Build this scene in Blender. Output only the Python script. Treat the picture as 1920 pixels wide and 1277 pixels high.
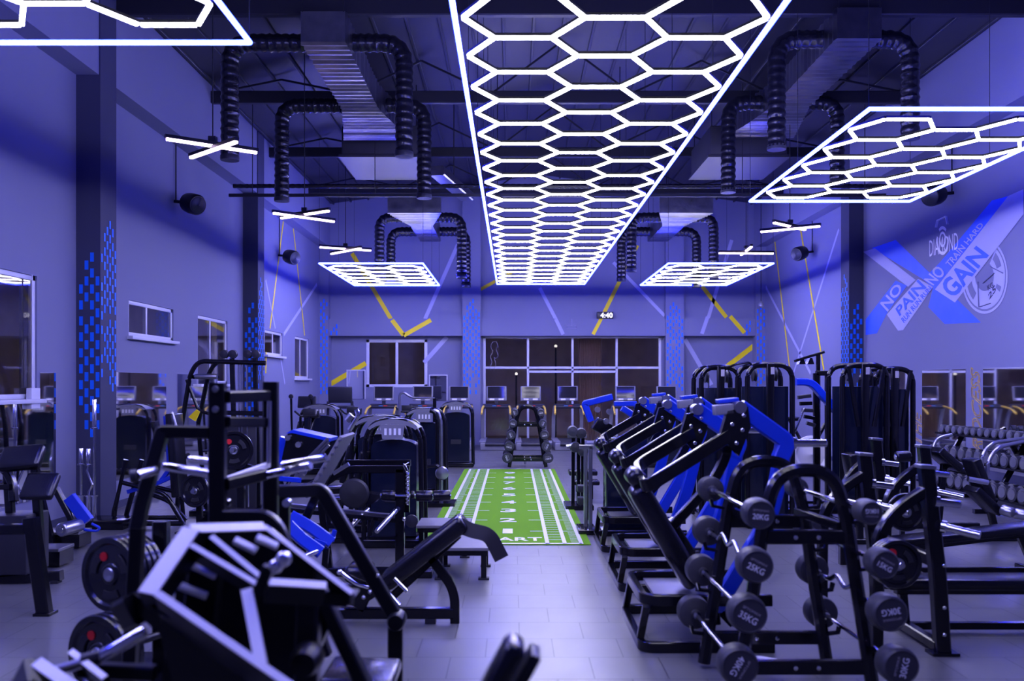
import bpy, bmesh, math, random
from mathutils import Vector, Matrix
random.seed(7)
sc = bpy.context.scene
for o in list(bpy.data.objects): bpy.data.objects.remove(o)
COL = sc.collection
PI = math.pi
# ---------------------------------------------------------------- camera, world, exposure
F, CX, CY, H = 1700.0, 962.0, 720.0, 1.8
cam = bpy.data.cameras.new('camera'); camo = bpy.data.objects.new('camera', cam); COL.objects.link(camo)
camo.location = (0, 0, H); camo.rotation_euler = (PI/2, 0, 0)
cam.sensor_width = 36.0; cam.lens = F/1920*36; cam.shift_x = -2/1920; cam.shift_y = (CY-638.5)/1920
cam.clip_start = 0.05; cam.clip_end = 200
cam.dof.use_dof = True; cam.dof.focus_distance = 13.0; cam.dof.aperture_fstop = 1.7
sc.camera = camo
w = bpy.data.worlds.new('night'); sc.world = w; w.use_nodes = True
w.node_tree.nodes['Background'].inputs[0].default_value = (0.062, 0.052, 0.062, 1)
w.node_tree.nodes['Background'].inputs[1].default_value = 1.0
sc.view_settings.view_transform = 'Standard'; sc.view_settings.look = 'None'
sc.view_settings.exposure = 0.12; sc.view_settings.gamma = 1.0; sc.view_settings.use_curve_mapping = False
HEX_EMIT, HEX_COL = 36.0, (0.82, 0.79, 1.0)
RIM_EMIT, RIM_COL = 88.0, (0.012, 0.02, 1.0)
BAR_EMIT, BAR_COL = 7.0, (0.85, 0.62, 1.0)
# ---------------------------------------------------------------- helpers
def P(px, py, d): return Vector(((px-CX)*d/F, d, H+(CY-py)*d/F))       # photo position at a distance d
def V(*a): return Vector(a)

def mat(name, col, rough=0.5, metal=0.0, emit=None, es=0.0, coat=0.0, noise=0.0, nscale=8.0, bump=0.0, bscale=200.0, spec=0.5, trans=0.0, ior=1.45, sheen=0.0):
    m = bpy.data.materials.new(name); m.use_nodes = True; nt = m.node_tree; b = nt.nodes['Principled BSDF']
    b.inputs['Base Color'].default_value = (*col, 1); b.inputs['Roughness'].default_value = rough
    b.inputs['Metallic'].default_value = metal; b.inputs['Specular IOR Level'].default_value = spec
    b.inputs['Coat Weight'].default_value = coat; b.inputs['Coat Roughness'].default_value = 0.08
    b.inputs['Transmission Weight'].default_value = trans; b.inputs['IOR'].default_value = ior
    if emit: b.inputs['Emission Color'].default_value = (*emit, 1); b.inputs['Emission Strength'].default_value = es
    if noise or bump:
        tc = nt.nodes.new('ShaderNodeTexCoord')
    if noise:
        n = nt.nodes.new('ShaderNodeTexNoise'); n.inputs['Scale'].default_value = nscale; n.inputs['Detail'].default_value = 4
        nt.links.new(tc.outputs['Object'], n.inputs['Vector'])
        mx = nt.nodes.new('ShaderNodeMix'); mx.data_type = 'RGBA'
        mx.inputs['A'].default_value = (*[c*(1-noise) for c in col], 1); mx.inputs['B'].default_value = (*[min(1, c*(1+noise)) for c in col], 1)
        nt.links.new(n.outputs['Fac'], mx.inputs['Factor']); nt.links.new(mx.outputs['Result'], b.inputs['Base Color'])
        mr = nt.nodes.new('ShaderNodeMapRange'); mr.inputs['To Min'].default_value = rough*0.85; mr.inputs['To Max'].default_value = min(1, rough*1.15)
        nt.links.new(n.outputs['Fac'], mr.inputs['Value']); nt.links.new(mr.outputs['Result'], b.inputs['Roughness'])
    if bump:
        n2 = nt.nodes.new('ShaderNodeTexNoise'); n2.inputs['Scale'].default_value = bscale; nt.links.new(tc.outputs['Object'], n2.inputs['Vector'])
        bp = nt.nodes.new('ShaderNodeBump'); bp.inputs['Strength'].default_value = bump; bp.inputs['Distance'].default_value = 0.01
        nt.links.new(n2.outputs['Fac'], bp.inputs['Height']); nt.links.new(bp.outputs['Normal'], b.inputs['Normal'])
    return m

M = {}
M['wall'] = mat('grey_wall_paint', (0.20, 0.205, 0.30), 0.75, noise=0.05, nscale=1.2, spec=0.25)
M['column'] = mat('dark_column_paint', (0.055, 0.058, 0.10), 0.7, noise=0.05, nscale=2, spec=0.25)
M['ceil'] = mat('dark_roof_sheet', (0.05, 0.05, 0.06), 0.45, metal=0.5, noise=0.5, nscale=0.7)
M['truss'] = mat('dark_roof_steel', (0.012, 0.012, 0.018), 0.5)
M['black'] = mat('black_powder_coat', (0.004, 0.004, 0.006), 0.17, coat=0.0, noise=0.2, nscale=20)
M['satin'] = mat('satin_black_coat', (0.006, 0.006, 0.009), 0.35, coat=0.0, noise=0.2, nscale=20)
M['frame'] = mat('dark_frame_coat', (0.0025, 0.0025, 0.004), 0.33, noise=0.15, nscale=15, spec=0.3)
M['silver'] = mat('silver_coat_and_sheen', (0.85, 0.84, 0.82), 0.45, metal=0.05, noise=0.06, nscale=6)  # silver parts, also the painted sheen on black tube tops
M['chrome'] = mat('polished_chrome', (0.78, 0.78, 0.8), 0.12, metal=1.0, noise=0.03)
M['steel'] = mat('brushed_steel', (0.45, 0.45, 0.48), 0.3, metal=1.0, noise=0.08)
M['blue'] = mat('blue_powder_coat', (0.005, 0.035, 0.50), 0.3, coat=0.4, noise=0.08, nscale=10)
M['rubber'] = mat('black_rubber', (0.016, 0.016, 0.020), 0.55, noise=0.2, nscale=30)
M['rubberhead'] = mat('charcoal_urethane', (0.035, 0.035, 0.042), 0.45, noise=0.1, nscale=30)
M['plate'] = mat('gloss_black_plate', (0.006, 0.006, 0.009), 0.22, coat=0.3, noise=0.2, nscale=20)
M['vinyl'] = mat('black_vinyl', (0.006, 0.006, 0.009), 0.22, coat=0.1, noise=0.2, nscale=12, bump=0.15, bscale=90)
M['shroud'] = mat('navy_smoked_panel', (0.005, 0.008, 0.022), 0.2, coat=0.3, noise=0.15, nscale=4)
M['greyplastic'] = mat('grey_plastic', (0.20, 0.20, 0.23), 0.35, noise=0.06, nscale=20)
M['darkplastic'] = mat('dark_plastic', (0.02, 0.02, 0.028), 0.4, noise=0.15, nscale=20)
M['white'] = mat('white_lettering', (0.8, 0.8, 0.8), 0.5, noise=0.03)
M['offwhite'] = mat('pale_lettering', (0.42, 0.40, 0.40), 0.5, noise=0.03)
M['gold'] = mat('gold_lettering', (0.95, 0.65, 0.10), 0.5, noise=0.03)
M['red'] = mat('red_badge', (0.6, 0.01, 0.015), 0.45, noise=0.05)
M['yellow'] = mat('yellow_paint', (0.95, 0.74, 0.0), 0.55, noise=0.04, nscale=5)
M['yellowrail'] = mat('yellow_rail', (0.85, 0.58, 0.08), 0.4, noise=0.05)
M['bluepaint'] = mat('blue_wall_paint', (0.0, 0.16, 0.85), 0.6, noise=0.04, nscale=5)
M['bluemural'] = mat('blue_mural_paint', (0.03, 0.12, 0.78), 0.6, noise=0.04, nscale=5)
M['palepaint'] = mat('pale_wall_paint', (0.42, 0.42, 0.58), 0.6, noise=0.04, nscale=5)
M['winframe'] = mat('white_window_frame', (0.62, 0.62, 0.66), 0.4, noise=0.03)
M['glass'] = mat('dark_window_glass', (0.75, 0.72, 0.72), 0.02, trans=1.0, ior=1.5)
M['mirror'] = mat('wall_mirror', (0.80, 0.80, 0.82), 0.03, metal=1.0, noise=0.01)
M['foil'] = mat('foil_duct_wrap', (0.24, 0.24, 0.27), 0.3, metal=1.0, noise=0.35, nscale=6, bump=0.8, bscale=7)
M['flex'] = mat('dark_flexible_duct', (0.008, 0.008, 0.012), 0.25, coat=0.1, noise=0.3, nscale=8)
M['chain'] = mat('galvanised_chain', (0.6, 0.6, 0.62), 0.25, metal=1.0, noise=0.05)
M['board'] = mat('grey_step_deck', (0.16, 0.155, 0.17), 0.5, noise=0.1, nscale=14, bump=0.2, bscale=60)
M['belt'] = mat('treadmill_belt', (0.03, 0.03, 0.036), 0.6, noise=0.15, nscale=40)
M['screen'] = mat('glossy_screen_glass', (0.02, 0.02, 0.025), 0.05, spec=0.35, noise=0.02)
M['exterior'] = mat('exterior_plaster', (0.55, 0.45, 0.42), 0.8, noise=0.3, nscale=2.5)
M['cord'] = mat('black_cable', (0.01, 0.01, 0.012), 0.5, noise=0.1)
M['hex'] = mat('white_light_tube', (0.8, 0.8, 0.8), 0.5, emit=HEX_COL, es=HEX_EMIT)
M['rim'] = mat('blue_light_tube', (0.8, 0.8, 0.8), 0.5, emit=RIM_COL, es=RIM_EMIT)
M['bar'] = mat('pink_white_light_bar', (0.8, 0.8, 0.8), 0.5, emit=BAR_COL, es=BAR_EMIT)
M['digits'] = mat('lit_clock_digits', (0.8, 0.8, 0.8), 0.5, emit=(1, 0.97, 0.9), es=1.3)
M['ledblue'] = mat('blue_console_display', (0.02, 0.03, 0.1), 0.3, emit=(0.05, 0.2, 1.0), es=0.8)
M['ledred'] = mat('red_console_display', (0.1, 0.01, 0.01), 0.3, emit=(1.0, 0.05, 0.05), es=0.6)

def treadplate():
    m = bpy.data.materials.new('diamond_tread_plate'); m.use_nodes = True; nt = m.node_tree; b = nt.nodes['Principled BSDF']
    b.inputs['Base Color'].default_value = (0.28, 0.28, 0.30, 1); b.inputs['Metallic'].default_value = 0.9; b.inputs['Roughness'].default_value = 0.35
    tc = nt.nodes.new('ShaderNodeTexCoord'); mp = nt.nodes.new('ShaderNodeMapping'); mp.inputs['Rotation'].default_value = (0, 0, PI/4)
    ck = nt.nodes.new('ShaderNodeTexChecker'); ck.inputs['Scale'].default_value = 45
    nt.links.new(tc.outputs['Object'], mp.inputs[0]); nt.links.new(mp.outputs[0], ck.inputs['Vector'])
    bp = nt.nodes.new('ShaderNodeBump'); bp.inputs['Strength'].default_value = 0.6; bp.inputs['Distance'].default_value = 0.004
    nt.links.new(ck.outputs['Fac'], bp.inputs['Height']); nt.links.new(bp.outputs[0], b.inputs['Normal'])
    return m
M['tread'] = treadplate()

def floor_mat():
    m = bpy.data.materials.new('grey_floor_tiles'); m.use_nodes = True; nt = m.node_tree; b = nt.nodes['Principled BSDF']
    tc = nt.nodes.new('ShaderNodeTexCoord'); mp = nt.nodes.new('ShaderNodeMapping')
    mp.inputs['Location'].default_value = (-0.272+0.2275, -9.47+0.4376*30, 0)
    nt.links.new(tc.outputs['Object'], mp.inputs[0])
    br = nt.nodes.new('ShaderNodeTexBrick'); br.offset = 0.5; br.offset_frequency = 2; br.squash = 1
    br.inputs['Color1'].default_value = (0.105, 0.105, 0.105, 1); br.inputs['Color2'].default_value = (0.12, 0.12, 0.12, 1)
    br.inputs['Mortar'].default_value = (0.04, 0.04, 0.045, 1); br.inputs['Scale'].default_value = 1
    br.inputs['Mortar Size'].default_value = 0.0045; br.inputs['Mortar Smooth'].default_value = 0.1; br.inputs['Bias'].default_value = 0
    br.inputs['Brick Width'].default_value = 0.455; br.inputs['Row Height'].default_value = 0.4376
    nt.links.new(mp.outputs[0], br.inputs['Vector'])
    n = nt.nodes.new('ShaderNodeTexNoise'); n.inputs['Scale'].default_value = 3; n.inputs['Detail'].default_value = 6; nt.links.new(tc.outputs['Object'], n.inputs['Vector'])
    mr = nt.nodes.new('ShaderNodeMapRange'); mr.inputs['To Min'].default_value = 0.88; mr.inputs['To Max'].default_value = 1.12; nt.links.new(n.outputs['Fac'], mr.inputs['Value'])
    mx = nt.nodes.new('ShaderNodeVectorMath'); mx.operation = 'SCALE'; nt.links.new(br.outputs['Color'], mx.inputs[0]); nt.links.new(mr.outputs[0], mx.inputs['Scale'])
    nt.links.new(mx.outputs[0], b.inputs['Base Color'])
    mr2 = nt.nodes.new('ShaderNodeMapRange'); mr2.inputs['To Min'].default_value = 0.28; mr2.inputs['To Max'].default_value = 0.42; nt.links.new(n.outputs['Fac'], mr2.inputs['Value'])
    nt.links.new(mr2.outputs[0], b.inputs['Roughness'])
    bp = nt.nodes.new('ShaderNodeBump'); bp.inputs['Strength'].default_value = 0.4; bp.inputs['Distance'].default_value = 0.003; bp.invert = True
    nt.links.new(br.outputs['Fac'], bp.inputs['Height']); nt.links.new(bp.outputs[0], b.inputs['Normal'])
    return m
M['floor'] = floor_mat()
def turf_mat():
    m = mat('green_turf', (0.10, 0.33, 0.012), 0.9, noise=0.0, spec=0.1); nt = m.node_tree; b = nt.nodes['Principled BSDF']
    tc = nt.nodes.new('ShaderNodeTexCoord'); n = nt.nodes.new('ShaderNodeTexNoise'); n.inputs['Scale'].default_value = 60; n.inputs['Detail'].default_value = 5
    n3 = nt.nodes.new('ShaderNodeTexNoise'); n3.inputs['Scale'].default_value = 3
    nt.links.new(tc.outputs['Object'], n.inputs['Vector']); nt.links.new(tc.outputs['Object'], n3.inputs['Vector'])
    ad = nt.nodes.new('ShaderNodeMath'); ad.operation = 'ADD'; nt.links.new(n.outputs['Fac'], ad.inputs[0]); nt.links.new(n3.outputs['Fac'], ad.inputs[1])
    cr = nt.nodes.new('ShaderNodeValToRGB'); cr.color_ramp.elements[0].color = (0.045, 0.16, 0.004, 1); cr.color_ramp.elements[1].color = (0.15, 0.37, 0.015, 1)
    cr.color_ramp.elements[0].position = 0.35; cr.color_ramp.elements[1].position = 0.7
    hl = nt.nodes.new('ShaderNodeMath'); hl.operation = 'MULTIPLY'; hl.inputs[1].default_value = 1.0; nt.links.new(ad.outputs[0], hl.inputs[0]); nt.links.new(hl.outputs[0], cr.inputs[0])
    nt.links.new(cr.outputs[0], b.inputs['Base Color'])
    bp = nt.nodes.new('ShaderNodeBump'); bp.inputs['Strength'].default_value = 0.7; bp.inputs['Distance'].default_value = 0.01
    nt.links.new(n.outputs['Fac'], bp.inputs['Height']); nt.links.new(bp.outputs[0], b.inputs['Normal'])
    return m
M['turf'] = turf_mat()

def circ(r, n=12): return [(r*math.cos(2*PI*i/n), r*math.sin(2*PI*i/n)) for i in range(n)]
def rrect(a, b, c=None):
    a, b = a/2, b/2
    if c is None: c = min(a, b)*0.25
    return [(a, -b+c), (a, b-c), (a-c, b), (-a+c, b), (-a, b-c), (-a, -b+c), (-a+c, -b), (a-c, -b)]
def fillet(pts, r, n=5):
    pts = [Vector(p) for p in pts]; out = [pts[0]]
    for i in range(1, len(pts)-1):
        a, b, c = pts[i-1], pts[i], pts[i+1]
        d1, d2 = (a-b), (c-b); l = min(r, d1.length*0.49, d2.length*0.49)
        s, e = b+d1.normalized()*l, b+d2.normalized()*l
        for k in range(n+1):
            t = k/n; out.append(s.lerp(b, t).lerp(b.lerp(e, t), t))
    out.append(pts[-1]); return out

class MB:
    def __init__(s): s.bm = bmesh.new()
    def faces(s, vs, fs):
        v = [s.bm.verts.new(p) for p in vs]
        for f in fs:
            try: s.bm.faces.new([v[i] for i in f])
            except ValueError: pass
        return s
    def box(s, c, size, rot=None, bev=0.0):
        hx, hy, hz = size[0]/2, size[1]/2, size[2]/2
        vs = [Vector((x, y, z)) for x in (-hx, hx) for y in (-hy, hy) for z in (-hz, hz)]
        if rot is not None: vs = [rot @ v for v in vs]
        c = Vector(c); v = [s.bm.verts.new(c+p) for p in vs]
        fs = [s.bm.faces.new([v[i] for i in f]) for f in ((0,1,3,2), (4,6,7,5), (0,4,5,1), (2,3,7,6), (0,2,6,4), (1,5,7,3))]
        if bev: 
            es = list({e for f in fs for e in f.edges}); bmesh.ops.bevel(s.bm, geom=es, offset=bev, segments=3, affect='EDGES', profile=0.5)
        return s
    def bb(s, x0, x1, y0, y1, z0, z1, bev=0.0): return s.box(((x0+x1)/2, (y0+y1)/2, (z0+z1)/2), (x1-x0, y1-y0, z1-z0), None, bev)
    def sweep(s, pts, prof, up=(0, 0, 1), closed=False, cap=True, scale=None):
        pts = [Vector(p) for p in pts]; n = len(pts); up = Vector(up).normalized(); rings = []
        for i, p in enumerate(pts):
            if closed: t = (pts[(i+1) % n]-p).normalized()+(p-pts[i-1]).normalized()
            elif i == 0: t = pts[1]-p
            elif i == n-1: t = p-pts[i-1]
            else: t = (pts[i+1]-p).normalized()+(p-pts[i-1]).normalized()
            t.normalize(); u0 = up
            if abs(t.dot(u0)) > 0.98: u0 = Vector((0, 1, 0)) if abs(t.y) < 0.9 else Vector((1, 0, 0))
            sd = t.cross(u0).normalized(); u = sd.cross(t).normalized(); k = scale(i/(n-1)) if scale else 1.0
            rings.append([s.bm.verts.new(p+sd*a*k+u*b*k) for a, b in prof])
        m = len(prof)
        for i in range(n if closed else n-1):
            A, B = rings[i], rings[(i+1) % n]
            for j in range(m): s.bm.faces.new((A[j], A[(j+1) % m], B[(j+1) % m], B[j]))
        if cap and not closed:
            s.bm.faces.new(list(reversed(rings[0]))); s.bm.faces.new(rings[-1])
        return s
    def tube(s, pts, r, n=12, fr=0, closed=False):
        return s.sweep(fillet(pts, fr) if fr else pts, circ(r, n), closed=closed)
    def beam(s, pts, wd, ht, up=(0, 0, 1), fr=0, closed=False): # wd across, ht along up
        return s.sweep(fillet(pts, fr) if fr else pts, rrect(wd, ht), up=up, closed=closed)
    def cyl(s, a, b, r, r2=None, n=20):
        a, b = Vector(a), Vector(b); r2 = r if r2 is None else r2
        return s.sweep([a, b], circ(1, n), scale=lambda t: r+(r2-r)*t)
    def lathe(s, o, ax, prof, n=28):
        o, ax = Vector(o), Vector(ax).normalized(); x = ax.orthogonal().normalized(); y = ax.cross(x); rings = []
        for r, t in prof:
            rings.append([s.bm.verts.new(o+ax*t+(x*math.cos(2*PI*i/n)+y*math.sin(2*PI*i/n))*max(r, 1e-4)) for i in range(n)])
        for A, B in zip(rings, rings[1:]):
            for j in range(n): s.bm.faces.new((A[j], A[(j+1) % n], B[(j+1) % n], B[j]))
        if prof[0][0] > 1e-3: s.bm.faces.new(list(reversed(rings[0])))
        if prof[-1][0] > 1e-3: s.bm.faces.new(rings[-1])
        return s
    def prism(s, poly, ext):
        ext = Vector(ext); poly = [Vector(p) for p in poly]; a = [s.bm.verts.new(p) for p in poly]; b = [s.bm.verts.new(p+ext) for p in poly]; n = len(poly)
        s.bm.faces.new(a); s.bm.faces.new(list(reversed(b)))
        for i in range(n): s.bm.faces.new((a[i], b[i], b[(i+1) % n], a[(i+1) % n]))
        return s
    def ball(s, c, r, n=14):
        bmesh.ops.create_uvsphere(s.bm, u_segments=n, v_segments=n//2+2, radius=r, matrix=Matrix.Translation(Vector(c))); return s
    def add(s, vs, fs, fn): return s.faces([fn(Vector(v)) for v in vs], fs)
    def build(s, name, m, parent=None, label=None, flat=False):
        org = ORG.get(parent.name, V(0, 0, 0)) if parent else V(0, 0, 0)
        bmesh.ops.recalc_face_normals(s.bm, faces=s.bm.faces)
        if org.length: bmesh.ops.translate(s.bm, vec=-org, verts=s.bm.verts)
        me = bpy.data.meshes.new(name); s.bm.to_mesh(me); s.bm.free()
        if not flat: me.shade_smooth(); me.set_sharp_from_angle(angle=math.radians(38))
        me.materials.append(M[m]); o = bpy.data.objects.new(name, me); COL.objects.link(o)
        if parent: o.parent = parent; ORG[o.name] = org
        if label: o['label'] = label
        return o
ORG = {}
def thing(name, label, cat, loc=(0, 0, 0), group=None):
    o = bpy.data.objects.new(name, None); o.empty_display_size = 0.1; COL.objects.link(o); o.location = loc; ORG[o.name] = Vector(loc)
    o['label'] = label; o['category'] = cat
    if group: o['group'] = group
    return o
def tag(o, label, cat, group=None, kind=None):
    o['label'] = label; o['category'] = cat
    if group: o['group'] = group
    if kind: o['kind'] = kind
    return o
def struct(o): o['kind'] = 'structure'; return o
def kids(o): return [c for c in bpy.data.objects if c.parent == o]
def dup(root, loc, label=None, rotz=None, group=None):
    def cp(o, par):
        c = o.copy(); COL.objects.link(c); c.parent = par
        for ch in TREE[o.name]: cp(ch, c)
        return c
    TREE.clear()
    for o in bpy.data.objects: TREE.setdefault(o.name, [])
    for o in bpy.data.objects:
        if o.parent: TREE[o.parent.name].append(o)
    r = cp(root, None); r.location = loc
    if rotz is not None: r.rotation_euler = (0, 0, rotz)
    if label: r['label'] = label
    if group: r['group'] = group
    return r
TREE = {}
def textgeo(body, bevel=0.0, shear=0.0, outline=False, extrude=0.0, offset=0.0, space=1.0):
    cu = bpy.data.curves.new('lettering', 'FONT'); cu.body = body; cu.align_x = 'CENTER'; cu.align_y = 'CENTER'; cu.shear = shear
    cu.resolution_u = 3; cu.space_character = space
    cu.offset = offset
    if outline: cu.fill_mode = 'NONE'; cu.bevel_depth = bevel; cu.bevel_resolution = 0
    o = bpy.data.objects.new('lettering', cu); COL.objects.link(o); bpy.context.view_layer.update()
    me = o.evaluated_get(bpy.context.evaluated_depsgraph_get()).to_mesh()
    vs = [v.co.copy() for v in me.vertices]; fs = [tuple(p.vertices) for p in me.polygons]
    o.to_mesh_clear() if hasattr(o, 'to_mesh_clear') else None
    bpy.data.objects.remove(o); bpy.data.curves.remove(cu)
    return vs, fs
def text_to(mb, body, fn, thick=V(0, 0, 0), **k):
    """fn maps normalised (u,v) in 0..1 to a point; the letters are given a little thickness."""
    vs, fs = textgeo(body, **k)
    x0, x1 = min(v.x for v in vs), max(v.x for v in vs); y0, y1 = min(v.y for v in vs), max(v.y for v in vs)
    pts = [fn((v.x-x0)/(x1-x0), (v.y-y0)/(y1-y0)) for v in vs]
    mb.faces(pts, fs)
    return mb
def quadfn(a, b, c, d): # a lower-left, b lower-right, c upper-right, d upper-left
    a, b, c, d = map(Vector, (a, b, c, d))
    return lambda u, v: (a*(1-u)+b*u)*(1-v)+(d*(1-u)+c*u)*v
# ---------------------------------------------------------------- room shell
XL, XR, YB, YF, ZT = -5.75, 7.5, 27.3, -4.0, 7.6
struct(MB().bb(XL-.3, XR+.3, YF-.3, YB+.3, -0.2, 0).build('floor', 'floor', flat=True))
def roof(x): return ZT-.45+(1-abs(x-(XL+XR)/2)/((XR-XL)/2))*0.9
xm = (XL+XR)/2
mb = MB()
for a, b in ((XL-.3, xm), (xm, XR+.3)):
    mb.prism([V(a, YF-.3, roof(a)), V(b, YF-.3, roof(b)), V(b, YF-.3, roof(b)+.12), V(a, YF-.3, roof(a)+.12)], (0, YB-YF+.6, 0))
ceil = struct(mb.build('ceiling', 'ceil', flat=True))
mb = MB()   # roof sheet ribs
for k in range(-12, 14):
    x = xm+k*0.52
    if XL < x < XR: mb.beam([V(x, YF, roof(x)-.02), V(x, YB, roof(x)-.02)], .05, .05)
mb.build('roof_rib', 'ceil', ceil)

def wall_holes(fn, u0, u1, v0, v1, holes, depth):
    """fn(u, v, d) -> point; a wall with openings and their reveals"""
    us = sorted({u0, u1, *[h[0] for h in holes], *[h[1] for h in holes]}); vs = sorted({v0, v1, *[h[2] for h in holes], *[h[3] for h in holes]})
    mb = MB()
    for a, b in zip(us, us[1:]):
        for c, d in zip(vs, vs[1:]):
            mu, mv = (a+b)/2, (c+d)/2
            if any(h[0] < mu < h[1] and h[2] < mv < h[3] for h in holes): continue
            mb.faces([fn(a, c, 0), fn(b, c, 0), fn(b, d, 0), fn(a, d, 0)], [(0, 1, 2, 3)])
            mb.faces([fn(a, c, depth), fn(b, c, depth), fn(b, d, depth), fn(a, d, depth)], [(0, 1, 2, 3)])
    for a, b, c, d in holes:
        for p, q in (((a, c), (b, c)), ((b, c), (b, d)), ((b, d), (a, d)), ((a, d), (a, c))):
            mb.faces([fn(*p, 0), fn(*q, 0), fn(*q, depth), fn(*p, depth)], [(0, 1, 2, 3)])
    return mb
# left wall (windows as px-measured openings)
LW = [(8.7, 10.95, 1.62, 3.10), (13.56, 15.35, 2.52, 3.06), (16.54, 18.25, 1.80, 3.06), (21.0, 22.6, 2.48, 3.06), (23.9, 25.5, 1.95, 3.06)]
wl = struct(wall_holes(lambda u, v, d: V(XL-d, u, v), YF, YB, 0, 7.6, LW, .22).build('wall_left', 'wall', flat=True))
wr = struct(MB().bb(XR, XR+.2, YF, YB, 0, 7.6).build('wall_right', 'wall', flat=True))
BW = [(-.90, 4.46, 0.02, 3.25), (-4.42, -2.58, 1.70, 3.14)]
wb = struct(wall_holes(lambda u, v, d: V(u, YB+d, v), XL, XR, 0, 8.6, BW, .22).build('wall_back', 'wall', flat=True))
struct(MB().bb(XL-.3, XR+.3, YF-.2, YF, 0, 8.6).build('wall_front', 'wall', flat=True))
# back wall pilasters, beam, upper wall face
YP = 26.95
mb = MB()
mb.bb(XL, XR, YP, YB-.001, 3.23, 3.74)
mb.bb(XL, XR, YP+.15, YB-.001, 3.74, 8.3)
struct(mb.build('trim_1', 'wall', wb, flat=True))
PIL = [(-5.75, -5.47), (-1.50, -.96), (4.53, 5.07), (7.2, 7.5)]
for i, (a, b) in enumerate(PIL):
    MB().bb(a, b, YP-.06, YB-.002, 0, 7.6).build('pilaster', 'wall', wb, flat=True)
# side columns and ring beams
def scol(side, y0, y1, x0, x1):
    return MB().bb(x0, x1, y0, y1, 0, 7.2)
COLS = []
for y in (11.93, 19.3):
    c = struct(scol('l', y, y+.48, XL, XL+.32).build('column', 'column', wl, flat=True)); COLS.append(c)
    c = struct(scol('r', y+.1, y+.58, XR-.31, XR).build('column', 'column', wr, flat=True))
for nm, x0, x1, pa in (('ring_beam', XL, XL+.3, wl), ('ring_beam', XR-.3, XR, wr)):
    MB().bb(x0, x1, YF, YB-.4, 5.87, 7.2).build(nm, 'wall', pa, flat=True)
# skirting
struct(MB().bb(XL, XL+.02, YF, YB, 0, .1).build('baseboard_left', 'column', flat=True))
struct(MB().bb(XR-.02, XR, YF, YB, 0, .1).build('baseboard_right', 'column', flat=True))

# blue brick pattern on columns and pilasters
def bricks(fn, u0, u1, v0, v1, du, dv, bw, bh, seed, topslope=0, bottomjag=True):
    rnd = random.Random(seed); mb = MB(); nc = max(2, round((u1-u0)/du))
    for c in range(nc):
        uc = u0+(c+.5)*(u1-u0)/nc
        top = v1-topslope*(abs(c-(nc-1)*.5)) if topslope < 9 else v1
        k = 0; v = v0+(dv/2 if c % 2 else 0)+rnd.choice([0, 0, dv, 2*dv])
        while v < top-rnd.random()*.2:
            if rnd.random() > .05: mb.faces([fn(uc-bw/2, v), fn(uc+bw/2, v), fn(uc+bw/2, v+bh), fn(uc-bw/2, v+bh)], [(0, 1, 2, 3)])
            v += dv
    return mb
e = .004
for i, (y, tp) in enumerate(((11.93, 3.75), (19.3, 3.75))):
    bricks(lambda u, v: V(u, y-e, v), XL+.03, XL+.32, 1.1, tp, .075, .21, .05, .12, i, .25).build('brick_pattern', 'bluepaint', wl, flat=True)
    bricks(lambda u, v: V(XL+.32+e, u, v), y, y+.48, 1.7, 4.2, .08, .19, .045, .11, i+5, .2).build('brick_pattern', 'bluepaint', wl, flat=True)
y = 19.4
bricks(lambda u, v: V(u, y-e, v), XR-.30, XR-.02, 1.5, 3.6, .075, .21, .05, .12, 9, .2).build('brick_pattern', 'bluepaint', wr, flat=True)
bricks(lambda u, v: V(XR-.31-e, u, v), y, y+.48, 1.5, 4.3, .08, .19, .045, .11, 10, .2).build('brick_pattern', 'bluepaint', wr, flat=True)
for i, (a, b) in enumerate(PIL):
    bricks(lambda u, v: V(u, YP-.06-e, v), a+.01, b-.01, 1.5, 4.35, .088, .2, .045, .12, 20+i, .15).build('brick_pattern', 'bluepaint', wb, flat=True)
bricks(lambda u, v: V(u, YP-e, v), -5.45, -5.2, 3.25, 3.72, .09, .2, .045, .13, 31, .08).build('brick_pattern', 'bluepaint', wb, flat=True)
bricks(lambda u, v: V(u, YP-e, v), 6.9, 7.18, 3.25, 3.72, .09, .2, .045, .13, 32, .08).build('brick_pattern', 'bluepaint', wb, flat=True)

# painted stripes
def on_plane_y(px, py, Y): return P(px, py, Y)
def stripe(p, q, wpx, Y, m):
    a, b = P(*p, Y-e), P(*q, Y-e); d = (b-a).normalized(); n = V(-d.z, 0, d.x)*wpx*Y/F/2
    MB().faces([a+n, b+n, b-n, a-n], [(0, 1, 2, 3)]).build('painted_stripe', m, wb, flat=True)
YU, YR = YP+.15, YB
stripe((660, 475), (733, 598), 7.5, YU, 'yellow'); stripe((735, 600), (757, 629), 8, YP, 'yellow'); stripe((757, 629), (808, 600), 8, YP, 'yellow')
stripe((620, 720), (686, 681), 9, YR, 'yellow'); stripe((860, 455), (797, 598), 7, YU, 'palepaint'); stripe((838, 632), (795, 680), 8, YR, 'palepaint')
stripe((868, 561), (960, 510), 6, YU, 'yellow'); stripe((1012, 540), (1042, 598), 6.5, YU, 'palepaint'); stripe((1042, 598), (1056, 627), 6.5, YP, 'palepaint')
stripe((1195, 460), (1128, 596), 7, YU, 'yellow'); stripe((1128, 596), (1112, 627), 6.5, YP, 'yellow'); stripe((1150, 492), (1246, 592), 6, YU, 'palepaint')
stripe((1315, 535), (1362, 595), 7.5, YU, 'yellow'); stripe((1369, 593), (1396, 624), 7.5, YP, 'yellow'); stripe((1372, 450), (1328, 596), 6.5, YU, 'palepaint')
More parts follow.
